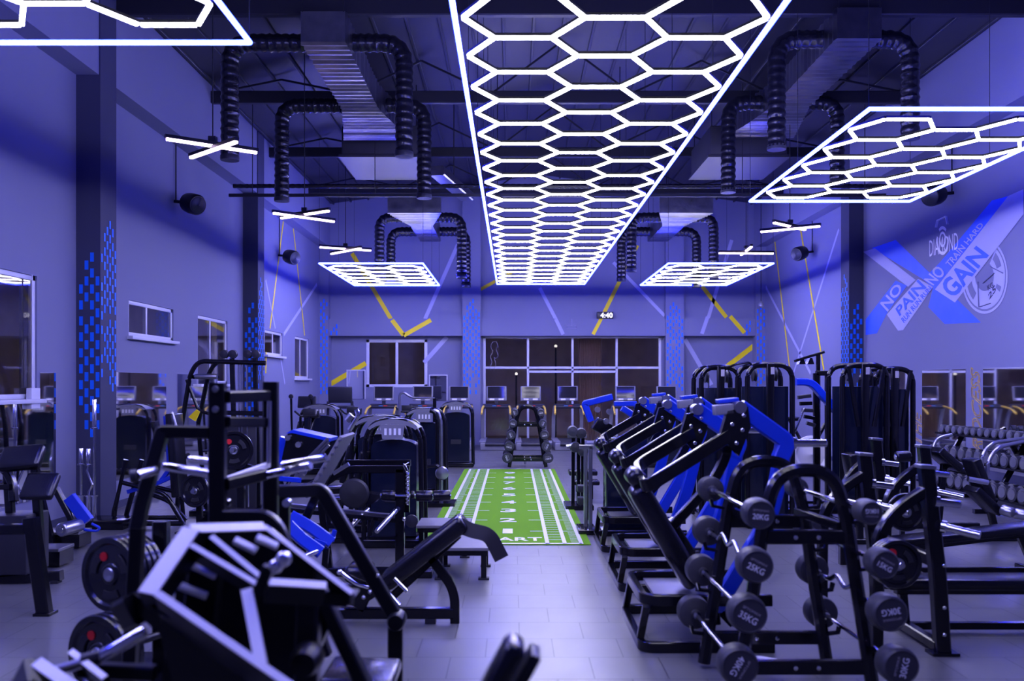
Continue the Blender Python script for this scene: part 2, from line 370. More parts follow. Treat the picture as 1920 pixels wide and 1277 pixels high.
stripe((1327, 594), (1316, 626), 7, YP, 'palepaint'); stripe((1284, 636), (1334, 722), 8, YR, 'palepaint'); stripe((1414, 648), (1362, 688), 9, YR, 'yellow')
def WL(px, py):
    d = XL*F/(px-CX); p = P(px, py, d); p.x = XL+e; return p
def WR(px, py):
    d = XR*F/(px-CX); p = P(px, py, d); p.x = XR-e; return p
def wstripe(W, p, q, wz, m, pa):
    a, b = W(*p), W(*q); d = (b-a).normalized(); n = d.cross(V(1, 0, 0))*wz/2
    MB().faces([a+n, b+n, b-n, a-n], [(0, 1, 2, 3)]).build('painted_stripe', m, pa, flat=True)
wstripe(WL, (533, 400), (506, 616), .085, 'yellow', wl); wstripe(WL, (549, 420), (571, 629), .085, 'yellow', wl); wstripe(WL, (594, 533), (532, 627), .10, 'palepaint', wl)
wstripe(WL, (498, 525), (516, 616), .07, 'palepaint', wl); wstripe(WL, (499, 660), (498, 700), .085, 'yellow', wl); wstripe(WL, (525, 665), (534, 720), .07, 'palepaint', wl)
wstripe(WR, (1451, 436), (1481, 692), .085, 'yellow', wr); wstripe(WR, (1498, 410), (1545, 694), .085, 'yellow', wr)
wstripe(WR, (1573, 430), (1488, 700), .08, 'palepaint', wr); wstripe(WR, (1436, 538), (1520, 700), .10, 'palepaint', wr)

# windows
def window(n, fn, u0, u1, v0, v1, mull=(), rails=(), fw=.06, sill=False, dp=.08):
    """fn(u,v,d): d into the wall"""
    fr = MB()
    def bar(a, b, c, d, f=0.02, g=dp):
        pts = [fn(x, y, z) for x in (a, b) for y in (c, d) for z in (f, g)]
        lo = [min(p[i] for p in pts) for i in range(3)]; hi = [max(p[i] for p in pts) for i in range(3)]
        fr.bb(lo[0], hi[0], lo[1], hi[1], lo[2], hi[2], .004)
    bar(u0, u0+fw, v0, v1); bar(u1-fw, u1, v0, v1); bar(u0, u1, v0, v0+fw); bar(u0, u1, v1-fw, v1)
    for m_ in mull: bar(m_[0]-fw*.45, m_[0]+fw*.45, m_[1], m_[2], .03, dp+.01)
    for m_ in rails: bar(m_[1], m_[2], m_[0]-fw*.45, m_[0]+fw*.45, .03, dp+.01)
    if sill: bar(u0-.06, u1+.06, v0-.05, v0, -.09, .1)
    f = struct(fr.build('window_%d' % n, 'winframe'))
    g = MB(); pts = [fn(x, y, z) for x in (u0+.01, u1-.01) for y in (v0+.01, v1-.01) for z in (dp*.45, dp*.55)]
    lo = [min(p[i] for p in pts) for i in range(3)]; hi = [max(p[i] for p in pts) for i in range(3)]
    g.bb(lo[0], hi[0], lo[1], hi[1], lo[2], hi[2]).build('pane', 'glass', f, flat=True)
    return f
FL = lambda u, v, d: V(XL-d, u, v)
window(1, FL, *LW[0], mull=((9.9, 1.62, 3.1),), sill=True); window(2, FL, *LW[1], mull=((14.3, 2.52, 3.06),), sill=True)
window(3, FL, *LW[2], mull=((17.3, 1.8, 3.06),), sill=True); window(4, FL, *LW[3], mull=((21.8, 2.48, 3.06),), sill=True); window(5, FL, *LW[4], mull=((24.6, 1.95, 3.06),), sill=True)
FB = lambda u, v, d: V(u, YB+d-.02, v)
window(6, FB, *BW[1], mull=((-3.5, 1.7, 3.14),), fw=.09)
window(7, FB, *BW[0], mull=((.45, .02, 3.25), (1.79, .02, 3.25), (3.12, .02, 3.25)), rails=((2.29, -.9, 4.46), (2.17, .45, 3.12)), fw=.075)
# things seen dimly outside the glazing
struct(MB().bb(-9.5, -9.3, 6, 28, 0, 5).build('wall_outside_left', 'exterior', flat=True))
struct(MB().bb(-9, 9, 31.5, 31.7, 0, 6).build('wall_outside_back', 'exterior', flat=True))
struct(MB().bb(-9.5, 9.5, 27.61, 32, -.2, -.02).build('ground', 'exterior', flat=True))
cu = MB()   # curtain hanging by the entrance glazing
pts = [V(2.0+i*.02, 27.75+.03*math.sin(i*1.9), -.05) for i in range(36)]
for a, b in zip(pts, pts[1:]): cu.faces([a+V(0, 0, .03), b+V(0, 0, .03), b+V(0, 0, 3.3), a+V(0, 0, 3.3)], [(0, 1, 2, 3)])
M['curtain'] = mat('tan_curtain', (0.45, 0.32, 0.2), 0.8, noise=0.1)
tag(cu.build('curtain', 'curtain'), 'tan pleated curtain hanging behind the entrance glazing', 'curtain')
for i, (px, py, yy, nm) in enumerate(((1042, 649, 30.5, 'upper middle pane left of the curtain'), (968, 701, 30.5, 'lower left pane'))):
    q = P(px, py, yy); lb = thing('outdoor_lamp', '', 'lamp', (q.x, yy, -.02)); MB().cyl((q.x, yy, -.02), (q.x, yy, q.z), .03).build('post', 'satin', lb); MB().ball(q, .05).build('lamp_globe', 'digits', lb)
    tag(lb, 'bright outdoor lamp seen through the %s of the glazing' % nm, 'lamp')
# line drawing of a woman on the glass
dr = MB()
outl = [(924, 641), (920, 647), (921, 654), (925, 658), (922, 664), (919, 668), (921, 674), (923, 680), (919, 686), (918, 690), (921, 695)]
outr = [(924, 641), (930, 640), (933, 645), (934, 652), (931, 650), (930, 656), (933, 662), (934, 668), (929, 673), (926, 669), (928, 677), (930, 684), (927, 690), (926, 697)]
for o_ in (outl, outr): dr.tube(fillet([P(a, b, 27.26) for a, b in o_], .04, 3), .006, 5)
tag(dr.build('glass_drawing', 'offwhite'), 'pale outline drawing of a standing figure on the upper left entrance pane', 'drawing')

# mirrors
def mirror(W, x, ya, yb, za, zb, label):
    s = 1 if x < 0 else -1
    t = MB().bb(min(x, x+s*.012), max(x, x+s*.012), ya, yb, za, zb).build('wall_mirror', 'mirror', flat=True)
    tag(t, label, 'mirror'); return t
mirror(None, XL, 9.0, 11.38, .41, 1.57, 'tall frameless mirror under the nearest left window')
mirror(None, XL, 11.0, 11.38, 1.575, 1.94, 'small mirror strip beside the nearest left window sill')
mirror(None, XL, 12.95, 15.0, .40, 1.97, 'frameless mirror on the left wall just behind the first blue-patterned column')
mirror(None, XL, 15.5, 17.6, .40, 1.97, 'frameless mirror on the left wall below the third window')
mirror(None, XR, 17.15, 19.3, .44, 2.05, 'frameless mirror on the right wall beside the far dark column')
mirror(None, XR, 15.0, 16.6, .44, 2.05, 'frameless mirror on the right wall between the words THE and PROCESS')
mirror(None, XR, 11.6, 14.45, .44, 2.05, 'frameless mirror on the right wall behind the dumbbell rack')
for (x0, x1, z0, z1, lab) in ((-4.98, -4.47, 1.35, 2.2, 'small framed mirror on the back wall left of the sliding window'), (-2.5, -2.0, 1.3, 2.05, 'small mirror on the back wall right of the sliding window')):
    t = thing('wall_mirror', lab, 'mirror', ((x0+x1)/2, YB, z0)); MB().bb(x0, x1, YB-.02, YB-.001, z0, z1).build('glass', 'mirror', t, flat=True)
    f = MB(); f.bb(x0-.03, x0, YB-.03, YB-.001, z0, z1); f.bb(x1, x1+.03, YB-.03, YB-.001, z0, z1); f.bb(x0-.03, x1+.03, YB-.03, YB-.001, z1, z1+.03); f.build('frame', 'winframe', t)

# right wall lettering and mural (painted on)
mu = thing('wall_mural', 'painted blue and pale X mural with slogan letters and a weight plate, right wall', 'mural', (XR, 16, 3.3))
def R_(*pts, m, z=0.0):
    q = []
    for p in pts:
        v = WR(*p); v.x -= z; q.append(v)
    MB().faces(q, [tuple(range(len(q)))]).build('painted_band' , m, mu, flat=True)
def z7(x, y): return (1600+x/4.256, 350+y/4.256)
def Q(*pts): return [z7(*p) for p in pts]
R_(*Q((150, 490), (340, 425), (1020, 1085), (730, 1095), (600, 960), (640, 800), (560, 740)), m='bluemural')
R_(*Q((80, 520), (175, 492), (500, 745), (440, 800)), m='palepaint', z=.002)
R_(*Q((100, 1060), (340, 750), (430, 790), (270, 1010), (190, 1170), (100, 1185)), m='bluemural', z=.001)
R_(*Q((270, 1020), (520, 735), (640, 800), (400, 1145), (360, 1150)), m='palepaint', z=.003)
R_(*Q((560, 740), (690, 610), (1110, 110), (1260, 70), (1040, 330), (655, 815)), m='bluemural', z=.004)
R_(*Q((655, 820), (1240, 75), (1362, 20), (1362, 220), (815, 925)), m='palepaint', z=.005)
def MT(body, a, b, c, d, m, z=.008, **k):
    f = quadfn(*[WR(*z7(*p))-V(z, 0, 0) for p in (a, b, c, d)])
    text_to(MB(), body, f, **k).build('painted_lettering', m, mu, flat=True)
MT('NO', (280, 1000), (405, 810), (345, 765), (215, 930), 'palepaint', offset=.02)
MT('PAIN', (375, 1035), (590, 805), (520, 740), (340, 975), 'bluemural', offset=.02)
MT('RUN RUN RUN', (410, 1090), (635, 815), (605, 790), (385, 1055), 'bluemural', offset=.015)
MT('NO', (645, 790), (745, 690), (675, 620), (565, 740), 'palepaint', offset=.02)
MT('TRAIN HARD', (780, 650), (1050, 305), (1015, 285), (740, 610), 'palepaint', z=.01, offset=.015)
MT('GAIN', (810, 900), (1090, 550), (985, 470), (690, 790), 'bluemural', offset=.03)
MT('DIAMOND', (612, 560), (842, 500), (838, 362), (610, 430), 'white', z=.006, offset=.0)
mb = MB()      # kettlebell ring logo
def ell(cx, cy, rx, ry, w_, a0=0, a1=2*PI, n=40, z=.007, skip=None):
    for i in range(n):
        t0, t1 = a0+(a1-a0)*i/n, a0+(a1-a0)*(i+1)/n
        q = [(cx+rx*k*math.cos(t), cy+ry*k*math.sin(t)) for t, k in ((t0, 1), (t1, 1), (t1, 1-w_), (t0, 1-w_))]
        pp = [WR(*z7(*p))-V(z, 0, 0) for p in q]; mb.faces(pp, [(0, 1, 2, 3)])
ell(717, 430, 48, 115, .22, -.3, PI+.3); ell(717, 430, 48, 115, .22, PI+.9, 2*PI-.9); ell(717, 420, 26, 62, .3)
for a, b in (((668, 325), (680, 270)), ((680, 270), (748, 238)), ((748, 238), (762, 300))):
    A, B = [WR(*z7(*p))-V(.007, 0, 0) for p in (a, b)]; mb.beam([A, B], .02, .05, up=(1, 0, 0))
mb.build('ring_emblem', 'white', mu, flat=True)
mb = MB()      # painted weight plate
ell(1050, 715, 185, 300, .07, -1.15, PI*1.02, z=.002); ell(1050, 715, 165, 262, .55, -1.0, PI*.98, z=.0015)
mb.build('plate_drawing', 'palepaint', mu, flat=True)
mb = MB()
for r0, a0, a1 in ((.80, -.9, -.35), (.80, .35, .55), (.8, 2.25, 2.9)):
    ell(1050, 715, 150*r0*1.2, 250*r0*1.2, .28, a0, a1, 10, z=.004)
for (a, b) in (((1000, 760), (1008, 960)), ((1040, 770), (1130, 690)), ((1100, 640), (1200, 690)), ((1008, 960), (1100, 930))):
    A, B = [WR(*z7(*p))-V(.004, 0, 0) for p in (a, b)]; mb.beam([A, B], .01, .03, up=(1, 0, 0))
mb.build('plate_cutouts', 'wall', mu, flat=True)
MT('KG', (1080, 830), (1125, 800), (1115, 760), (1070, 790), 'column', z=.006, offset=.02)
MT('25', (1090, 905), (1145, 830), (1135, 780), (1080, 860), 'column', z=.006, offset=.02)
def vtext(body, fn, a, b, c, d, lab):
    t = text_to(MB(), body, quadfn(*[fn(*p) for p in (a, b, c, d)]), outline=True, bevel=.022, shear=.3).build('wall_lettering', 'gold')
    tag(t, lab, 'lettering')
vtext('THE', WR, (1729, 834), (1728, 772), (1713, 768), (1714, 832), 'yellow outlined italic letters THE running up the right wall')
vtext('PROCESS', WR, (1844, 874), (1838, 694), (1820, 688), (1825, 866), 'yellow outlined italic letters PROCESS running up the right wall')
vtext('NEVER', WL, (-14, 950), (-14, 768), (8, 764), (8, 955), 'yellow outlined letters at the left picture edge below the window')

# turf strip
tf = tag(MB().bb(-1.02, .87, 10.12, 19.12, 0, .012).build('turf_strip', 'turf', flat=True), 'bright green sprint turf with white ruler lines, numbers and START on grey tiles', 'turf')
ln = MB(); zt = .0145
def seg(x0, x1, y0, y1): ln.faces([V(x0, y0, zt), V(x1, y0, zt), V(x1, y1, zt), V(x0, y1, zt)], [(0, 1, 2, 3)])
cx = -.065
for s in (-1, 1):
    for d, w_ in ((.45, .045), (.645, .045), (.83, .045)): seg(cx+s*d-w_/2, cx+s*d+w_/2, 10.13, 19.1)
    k = 0; y = 10.4
    while y < 19.05:
        mj = k % 5 == 0
        a, b = sorted((cx+s*.45, cx+s*.645)); seg(a, b, y-.008, y+.008)
        k += 1; y += .18
    y = 10.2
    while y < 19.08:
        a, b = sorted((cx+s*.72, cx+s*.83)); seg(a, b, y-.007, y+.007); y += .09
    for n in range(9):
        y = 11+.9*n; a, b = sorted((cx+s*.27, cx+s*.45)); seg(a, b, y-.012, y+.012); a, b = sorted((cx+s*.645, cx+s*.72)); seg(a, b, y-.012, y+.012)
seg(-.87, .77, 10.125, 10.18); seg(-.87, .77, 19.06, 19.1)
ln.build('white_lines', 'white', tf, flat=True)
for n in range(9):
    y = 11+.9*n; hw = .06 if n == 0 else .11; text_to(MB(), str(n+1), lambda u, v: V(cx-hw+2*hw*u, y-.16+.34*v, zt), offset=0 if n == 0 else .02).build('turf_number', 'white', tf, flat=True)
text_to(MB(), 'START', lambda u, v: V(cx-.4+.8*u, 10.32+.24*v, zt), offset=.02).build('start_lettering', 'white', tf, flat=True)

# ---------------------------------------------------------------- lights: hexagon grids
def hexgrid(x0, x1, y0, y1, z, label, group='hexagon ceiling light grids'):
    t = thing('hexagon_light_grid', label, 'ceiling light', ((x0+x1)/2, (y0+y1)/2, z), group)
    for a, b in (((x0, y0), (x1, y0)), ((x1, y0), (x1, y1)), ((x1, y1), (x0, y1)), ((x0, y1), (x0, y0))):
        MB().tube([V(*a, z), V(*b, z)], .021, 8).build('rim_tube', 'rim', t)
    s = (x1-x0-.12)/5; pit = s*math.sqrt(3); nr = int((y1-y0-.1)/pit); off = ((y1-y0)-nr*pit)/2
    ed = set()
    def key(p): return (round(p[0], 3), round(p[1], 3))
    for c in range(3):
        cxx = x0+.06+s+1.5*s*c
        for r in range(nr if c != 1 else nr-1):
            cy = y0+off+pit*(r+.5)+(pit/2 if c == 1 else 0)
            vs = [key((cxx+s*math.cos(PI/3*i), cy+s*math.sin(PI/3*i))) for i in range(6)]
            for i in range(6):
                a, b = vs[i], vs[(i+1) % 6]; ed.add((min(a, b), max(a, b)))
    E = {}
    for a, b in ed:   # merge near-identical keys
        ka = (round(a[0]*20), round(a[1]*20)); kb = (round(b[0]*20), round(b[1]*20)); E[(min(ka, kb), max(ka, kb))] = (a, b)
    mb = MB(); hs = MB()
    for a, b in E.values():
        A, B = V(*a, z), V(*b, z); d = (B-A)*.035
        mb.beam([A+d-V(0, 0, .012), B-d-V(0, 0, .012)], .034, .022); hs.beam([A+d*.3+V(0, 0, .012), B-d*.3+V(0, 0, .012)], .033, .024)
    mb.build('hexagon_tubes', 'hex', t); hs.build('tube_housings', 'satin', t)
    n = max(2, int((y1-y0)/2.2)+1)
    for i in range(n):
        yy = y0+.02+(y1-y0-.04)*i/(n-1)
        for xx in (x0, x1): MB().cyl((xx, yy, z+.02), (xx, yy, roof(xx)-.005), .004, n=5).build('hanging_wire', 'cord', t)
    return t
ZH = 4.5
hexgrid(-.43, 1.93, 2.0, 24.5, ZH, 'very long hexagon light grid down the middle of the gym ceiling')
hexgrid(-4.4, -2.08, 2.6, 7.17, ZH, 'nearest hexagon light grid at the upper left, cut by the picture edge')
hexgrid(-4.34, -2.02, 20.3, 24.8, ZH, 'small far left hexagon light grid near the back wall')
hexgrid(3.5, 5.86, 8.9, 13.4, ZH, 'large hexagon light grid at the upper right above the mural wall')
hexgrid(3.48, 5.83, 20.3, 24.75, ZH, 'small far right hexagon light grid near the back wall')
# crossed bar lamps
def xlamp(px, py, d, a1, a2, L, label):
    c = P(px, py, d); t = thing('crossed_bar_light', label, 'ceiling light', c, 'crossed bar pendant lights')
    for i, a in enumerate((a1, a2)):
        dv = V(math.cos(a), math.sin(a), 0)*L/2; o = V(0, 0, .05*i)
        MB().beam([c-dv+o, c+dv+o], .055, .045).build('bar_housing', 'satin', t)
        MB().beam([c-dv*.97+o-V(0, 0, .036), c+dv*.97+o-V(0, 0, .036)], .05, .034).build('light_strip', 'bar', t)
    MB().box(c+V(0, 0, .1), (.09, .09, .06)).build('driver_box', 'satin', t)
    MB().cyl(c+V(0, 0, .12), V(c.x, c.y, roof(c.x)-.005), .008, n=6).build('suspension_rod', 'cord', t)
xlamp(399, 276, 11.3, -.75, .62, 1.15, 'nearest crossed bar light over the left side')
xlamp(571, 404, 15.5, .75, -.6, 1.2, 'second crossed bar light over the left side, above the wall speaker')
xlamp(648, 468, 19.5, -.8, .45, 1.15, 'farthest crossed bar light on the left, beside the far hexagon grid')
xlamp(1481, 426, 16.4, -.6, .75, 1.1, 'crossed bar light on the right in front of the yellow wall stripes')
xlamp(1399, 472, 20.0, .05, 1.5, 1.25, 'farthest crossed bar light on the right, seen nearly edge on')
# ---------------------------------------------------------------- roof steel, ducts and fittings
for i, y in enumerate((4.7, 8.6, 12.5, 16.4, 20.3, 24.2)):
    t = struct(MB().beam([V(XL+.3, y, 6.98), V(XR-.3, y, 6.98)], .12, .22).build('trim_%d' % (i+2), 'truss'))
    for a, b in zip([XL+.3+k*2.53 for k in range(5)], [XL+.3+(k+1)*2.53 for k in range(5)]):
        b = min(b, XR-.3); m_ = (a+b)/2
        MB().beam([V(a, y, 7.05), V(m_, y, roof(m_)-.06)], .035, .035).build('truss_web', 'truss', t)
        MB().beam([V(m_, y, roof(m_)-.06), V(b, y, 7.05)], .035, .035).build('truss_web', 'truss', t)
def flexpath(pts, r=.125, fr=.32):
    """corrugated flexible duct"""
    p = fillet(pts, fr, 8); out = [p[0]]; seg_ = .028; carry = 0
    # resample evenly
    acc = [0]
    for a, b in zip(p, p[1:]): acc.append(acc[-1]+(b-a).length)
    n = int(acc[-1]/seg_); res = []; j = 0
    for i in range(n+1):
        s_ = acc[-1]*i/n
        while j < len(acc)-2 and acc[j+1] < s_: j += 1
        k = (s_-acc[j])/max(1e-6, acc[j+1]-acc[j]); res.append(p[j].lerp(p[j+1], k))
    return res
def flex(name, pts, parent, r=.125, up=(0, 1, 0)):
    res = flexpath(pts, r); n = len(res)-1; rnd = random.Random(int(abs(pts[0][0])*100)); ph = [rnd.uniform(-.05, .05) for _ in range(n+1)]
    return MB().sweep(res, circ(1, 14), up=up, scale=lambda t: r*(1+.06*math.sin(t*n*PI*.5)+ph[min(n, int(t*n))]*.5)).build(name, 'flex', parent)
def ductgroup(cx, ys, zz, w0, w1, y_narrow, y_wide, zb, hx, label):
    t = thing('ventilation_duct', label, 'duct', (cx, y_narrow, zz), 'foil-wrapped ventilation ducts')
    h0 = .42
    mb = MB(); N = 56; dirn = 1 if y_wide > y_narrow else -1
    rnd = random.Random(int(cx*10+y_narrow)); L = abs(y_wide-y_narrow)
    pts = []; ws = []
    for k in range(N+1):
        f = k/N; y = y_narrow+(y_wide-y_narrow)*f; wd = w0 if f < .6 else w0+(w1-w0)*(f-.6)/.4
        pts.append((y, wd+(.018 if k % 2 else -.012)+rnd.uniform(-.012, .012), h0+(.018 if k % 2 else -.012)+rnd.uniform(-.012, .012)))
    rings = []
    for y, wd, h_ in pts:
        rings.append([mb.bm.verts.new((cx+a, y, zz+b)) for a, b in ((-wd/2, -h_/2), (wd/2, -h_/2), (wd/2, h_/2), (-wd/2, h_/2))])
    for A, B in zip(rings, rings[1:]):
        for j in range(4): mb.bm.faces.new((A[j], A[(j+1) % 4], B[(j+1) % 4], B[j]))
    mb.bm.faces.new(rings[0]); mb.bm.faces.new(rings[-1]); mb.build('main_duct', 'foil', t, flat=True)
    for y in ys:
        for s, zend in ((-1, zb[0]), (1, zb[1])):
            x1 = cx+(hx[0] if s < 0 else hx[1])
            f = flex('flexible_hose', [V(cx+s*w0*.45, y, zz), V(x1, y, zz), V(x1, y, zend)], t)
            MB().lathe((x1, y, zend+.01), (0, 0, -1), [(.13, -.04), (.135, 0), (.13, .03), (.09, .03)], 16).build('outlet_collar', 'darkplastic', f)
    for s in (-1, 1):
        MB().cyl((cx+s*w0*.45, y_narrow, zz+.2), (cx+s*w0*.45, y_narrow, roof(cx+s*w0*.45)-.005), .008, n=6).build('hanger_rod', 'cord', t)
    return t
def acunit(cx, y0, y1, z, label):
    t = thing('air_handling_unit', label, 'air conditioner', (cx, (y0+y1)/2, z), 'air handling units between the ducts')
    MB().bb(cx-.75, cx+.75, y0, y1, z-.28, z+.3, .03).build('casing', 'ceil', t)
    MB().bb(cx-.8, cx+.8, y0-.05, y1+.05, z-.33, z-.28).build('base_tray', 'ceil', t)
    for i in range(4): MB().cyl((cx+(-.7 if i % 2 else .7), y0+.1 if i < 2 else y1-.1, z+.25), (cx+(-.7 if i % 2 else .7), y0+.1 if i < 2 else y1-.1, roof(cx+(-.7 if i % 2 else .7))-.005), .01, n=6).build('hanger_rod', 'cord', t)
ductgroup(-2.58, (12.9, 15.8), 6.65, .62, 1.3, 12.3, 17.3, (5.0, 5.05), (-1.45, 1.03), 'front left foil duct with four drooping black hoses beside the centre light grid')
ductgroup(4.7, (12.9, 15.8), 6.7, .62, 1.3, 12.3, 17.3, (5.15, 5.3), (-.95, .95), 'front right foil duct with four black hoses above the mural-side light grid')
ductgroup(-2.28, (22.6, 24.7), 5.95, .55, 1.25, 25.1, 20.9, (4.62, 4.45), (-1.05, 1.0), 'far left foil duct with hoses hanging over the small light grid')
ductgroup(4.0, (22.6, 24.7), 5.95, .55, 1.25, 25.1, 20.9, (4.62, 4.45), (-1.05, 1.0), 'far right foil duct with hoses hanging over the small light grid')
acunit(-2.6, 17.7, 19.6, 6.55, 'dark air handling unit in the left duct run')
acunit(4.6, 17.7, 19.6, 6.55, 'dark air handling unit in the right duct run')
# pipes crossing the room
t = thing('cable_tray', 'black pipe and corrugated conduit run crossing the ceiling behind the front ducts', 'pipe', (0, 17, 5.5))
flex('conduit', [V(-5.4, 17.5, 5.62), V(7.2, 17.5, 5.62)], t, .04, up=(0, 0, 1)); MB().beam([V(-5.45, 17.4, 5.42), V(7.15, 17.4, 5.42)], .06, .06).build('bar', 'truss', t)
for k in range(6): MB().cyl((-5+k*2.35, 17.4, 5.42), (-5+k*2.35, 17.4, roof(-5+k*2.35)-.005), .008, n=6).build('drop_rod', 'cord', t)
t = thing('fan_coil_unit', 'louvred metal unit hung left of the long light grid', 'air conditioner', (-1.15, 19.2, 5.9))
MB().beam([V(-1.45, 17.2, 5.85), V(-1.0, 19.6, 5.85)], .3, .18).build('casing', 'foil', t); MB().cyl((-1.2, 18.4, 5.9), (-1.2, 18.4, roof(-1.2)-.005), .01, n=6).build('hanger_rod', 'cord', t)
# wall speakers
def speaker(px, py, X, label):
    d = X*F/(px-CX); c = P(px, py, d); s = 1 if X < 0 else -1
    t = thing('wall_speaker', label, 'speaker', c, 'black wall speakers')
    mb = MB(); ax = V(s*.75, -.6, -.25).normalized()
    mb.lathe(c-ax*.17, ax, [(.10, 0), (.16, .03), (.175, .12), (.175, .3), (.15, .34)], 24).build('cabinet', 'satin', t)
    MB().lathe(c+ax*.165, ax, [(.145, 0), (.11, .02), (.03, .012), (.0, .03)], 24).build('speaker_grille', 'darkplastic', t)
    MB().beam([c-ax*.1, V((XL if s > 0 else XR)+s*.002, c.y+.05, c.z+.05)], .05, .05).build('wall_bracket', 'satin', t)
    MB().cyl(V((XL if s > 0 else XR)+s*.03, c.y+.05, c.z+.05), V((XL if s > 0 else XR)+s*.03, c.y+.05, 5.865), .012, n=6).build('speaker_cable', 'cord', t)
speaker(361, 382, -5.42, 'black speaker on the left wall above the third window')
speaker(546, 482, -5.42, 'black speaker on the far left wall between the yellow stripes')
speaker(1500, 475, 7.15, 'black speaker on the right wall beside the yellow stripes')
speaker(1752, 366, 7.15, 'black speaker on the right wall above the X mural')
# dome camera, clock, router bits
c = P(1427, 573, 25.6); t = thing('dome_camera', 'small grey dome camera hanging on a rod before the far right corner', 'camera', c)
MB().ball(c, .07).build('dome', 'steel', t); MB().lathe(c, (0, 0, 1), [(.075, 0), (.08, .03), (.05, .1), (.02, .12)]).build('housing', 'greyplastic', t); MB().cyl(c+V(0, 0, .1), V(c.x, c.y, roof(c.x)-.005), .01, n=6).build('drop_rod', 'cord', t)
a = P(1120, 596, 26.9); b = P(1150, 584, 26.9)
t = thing('wall_clock', 'digital clock reading 4:40 above the entrance glazing', 'clock', (a.x, YP+.1, a.z))
MB().bb(a.x, b.x, YP-.05, YP+.145, 3.742, 3.742+.2, .005).build('case', 'satin', t)
x0, x1 = a.x+.09, b.x-.02
text_to(MB(), '4:40', lambda u, v: V(x0+(x1-x0)*u, YP-.052, 3.762+.155*v), offset=.02).build('clock_digits', 'digits', t, flat=True)
c = P(1040, 614, 26.9); t = thing('wall_cable_loop', 'pale cable loop and bracket on the beam above the entrance glazing', 'cable', (1.7, YP, 3.4))
A = [P(1062, 610, YP-.01), P(1081, 610, YP-.01), P(1081, 616, YP-.01), P(1062, 616, YP-.01)]
MB().tube(A, .008, 6, closed=True).build('bracket', 'palepaint', t); MB().tube([P(1072, 598, YP-.01), P(1072, 610, YP-.01)], .006, 6).build('cable', 'palepaint', t)
t = thing('switch_box', 'white electric box with cable at the nearest window corner', 'switch box', P(57, 748, 11.0)); q = WL(57, 748)
MB().bb(XL, XL+.07, q.y-.1, q.y+.1, q.z-.12, q.z+.13, .01).build('housing', 'winframe', t); MB().tube([V(XL+.02, q.y, q.z+.13), V(XL+.02, q.y, 3.1)], .01, 6).build('cable', 'winframe', t)
# ---------------------------------------------------------------- gym equipment builders
def barbell(t_name, c0, c1, hr, label, weight, angle, group, curl=False, hl=.13, font_s=1.0, lettered=True):
    """fixed barbell: head centres c0 (near) and c1 (far)"""
    c0, c1 = Vector(c0), Vector(c1); t = thing(t_name, label, 'barbell', c0, group); ax = (c1-c0).normalized()
    pts = [c0+ax*.02, c1-ax*.02]
    if curl:
        L = (c1-c0).length
        pts = [c0+ax*.02, c0+ax*L*.28, c0+ax*L*.38+V(0, 0, .05), c0+ax*L*.5-V(0, 0, .0), c0+ax*L*.62+V(0, 0, .05), c0+ax*L*.72, c1-ax*.02]
    MB().tube(pts, .0145, 12, fr=.03 if curl else 0).build('bar', 'chrome', t)
    for c, s in ((c0, -1), (c1, 1)):
        h = MB().lathe(c-ax*s*hl*.5, ax*s, [(.02, -.03), (.03, 0), (hr*.8, .004), (hr*.96, .012), (hr, .03), (hr, hl-.03), (hr*.96, hl-.010), (hr*.86, hl), (hr*.84, hl-.004), (0.0, hl-.004)], 36).build('head', 'rubberhead', t)
        MB().lathe(c-ax*s*(hl*.5+.03), ax*s, [(.024, -.02), (.026, 0), (.026, .03)], 16).build('collar', 'chrome', h)
        if s == -1 and lettered:
            o = c-ax*(hl*.5+.0005); up = V(0, 0, 1); R3 = Matrix.Rotation(angle, 3, -ax); u_ = R3 @ (ax.cross(V(0, 0, 1))); v_ = R3 @ V(0, 0, 1)
            if u_.x*math.cos(angle) < 0: pass
            W_ = hr*.52*font_s
            text_to(MB(), weight+'KG', lambda u, v: o+u_*(u-.5)*2*W_+v_*(-.32*hr+v*hr*.36), offset=.012).build('weight_lettering', 'white', h, flat=True)
            text_to(MB(), 'SPTOMAX', lambda u, v: o+u_*(u-.5)*2*W_+v_*(.2*hr+v*hr*.13), offset=0).build('maker_lettering', 'offwhite', h, flat=True)
    return t

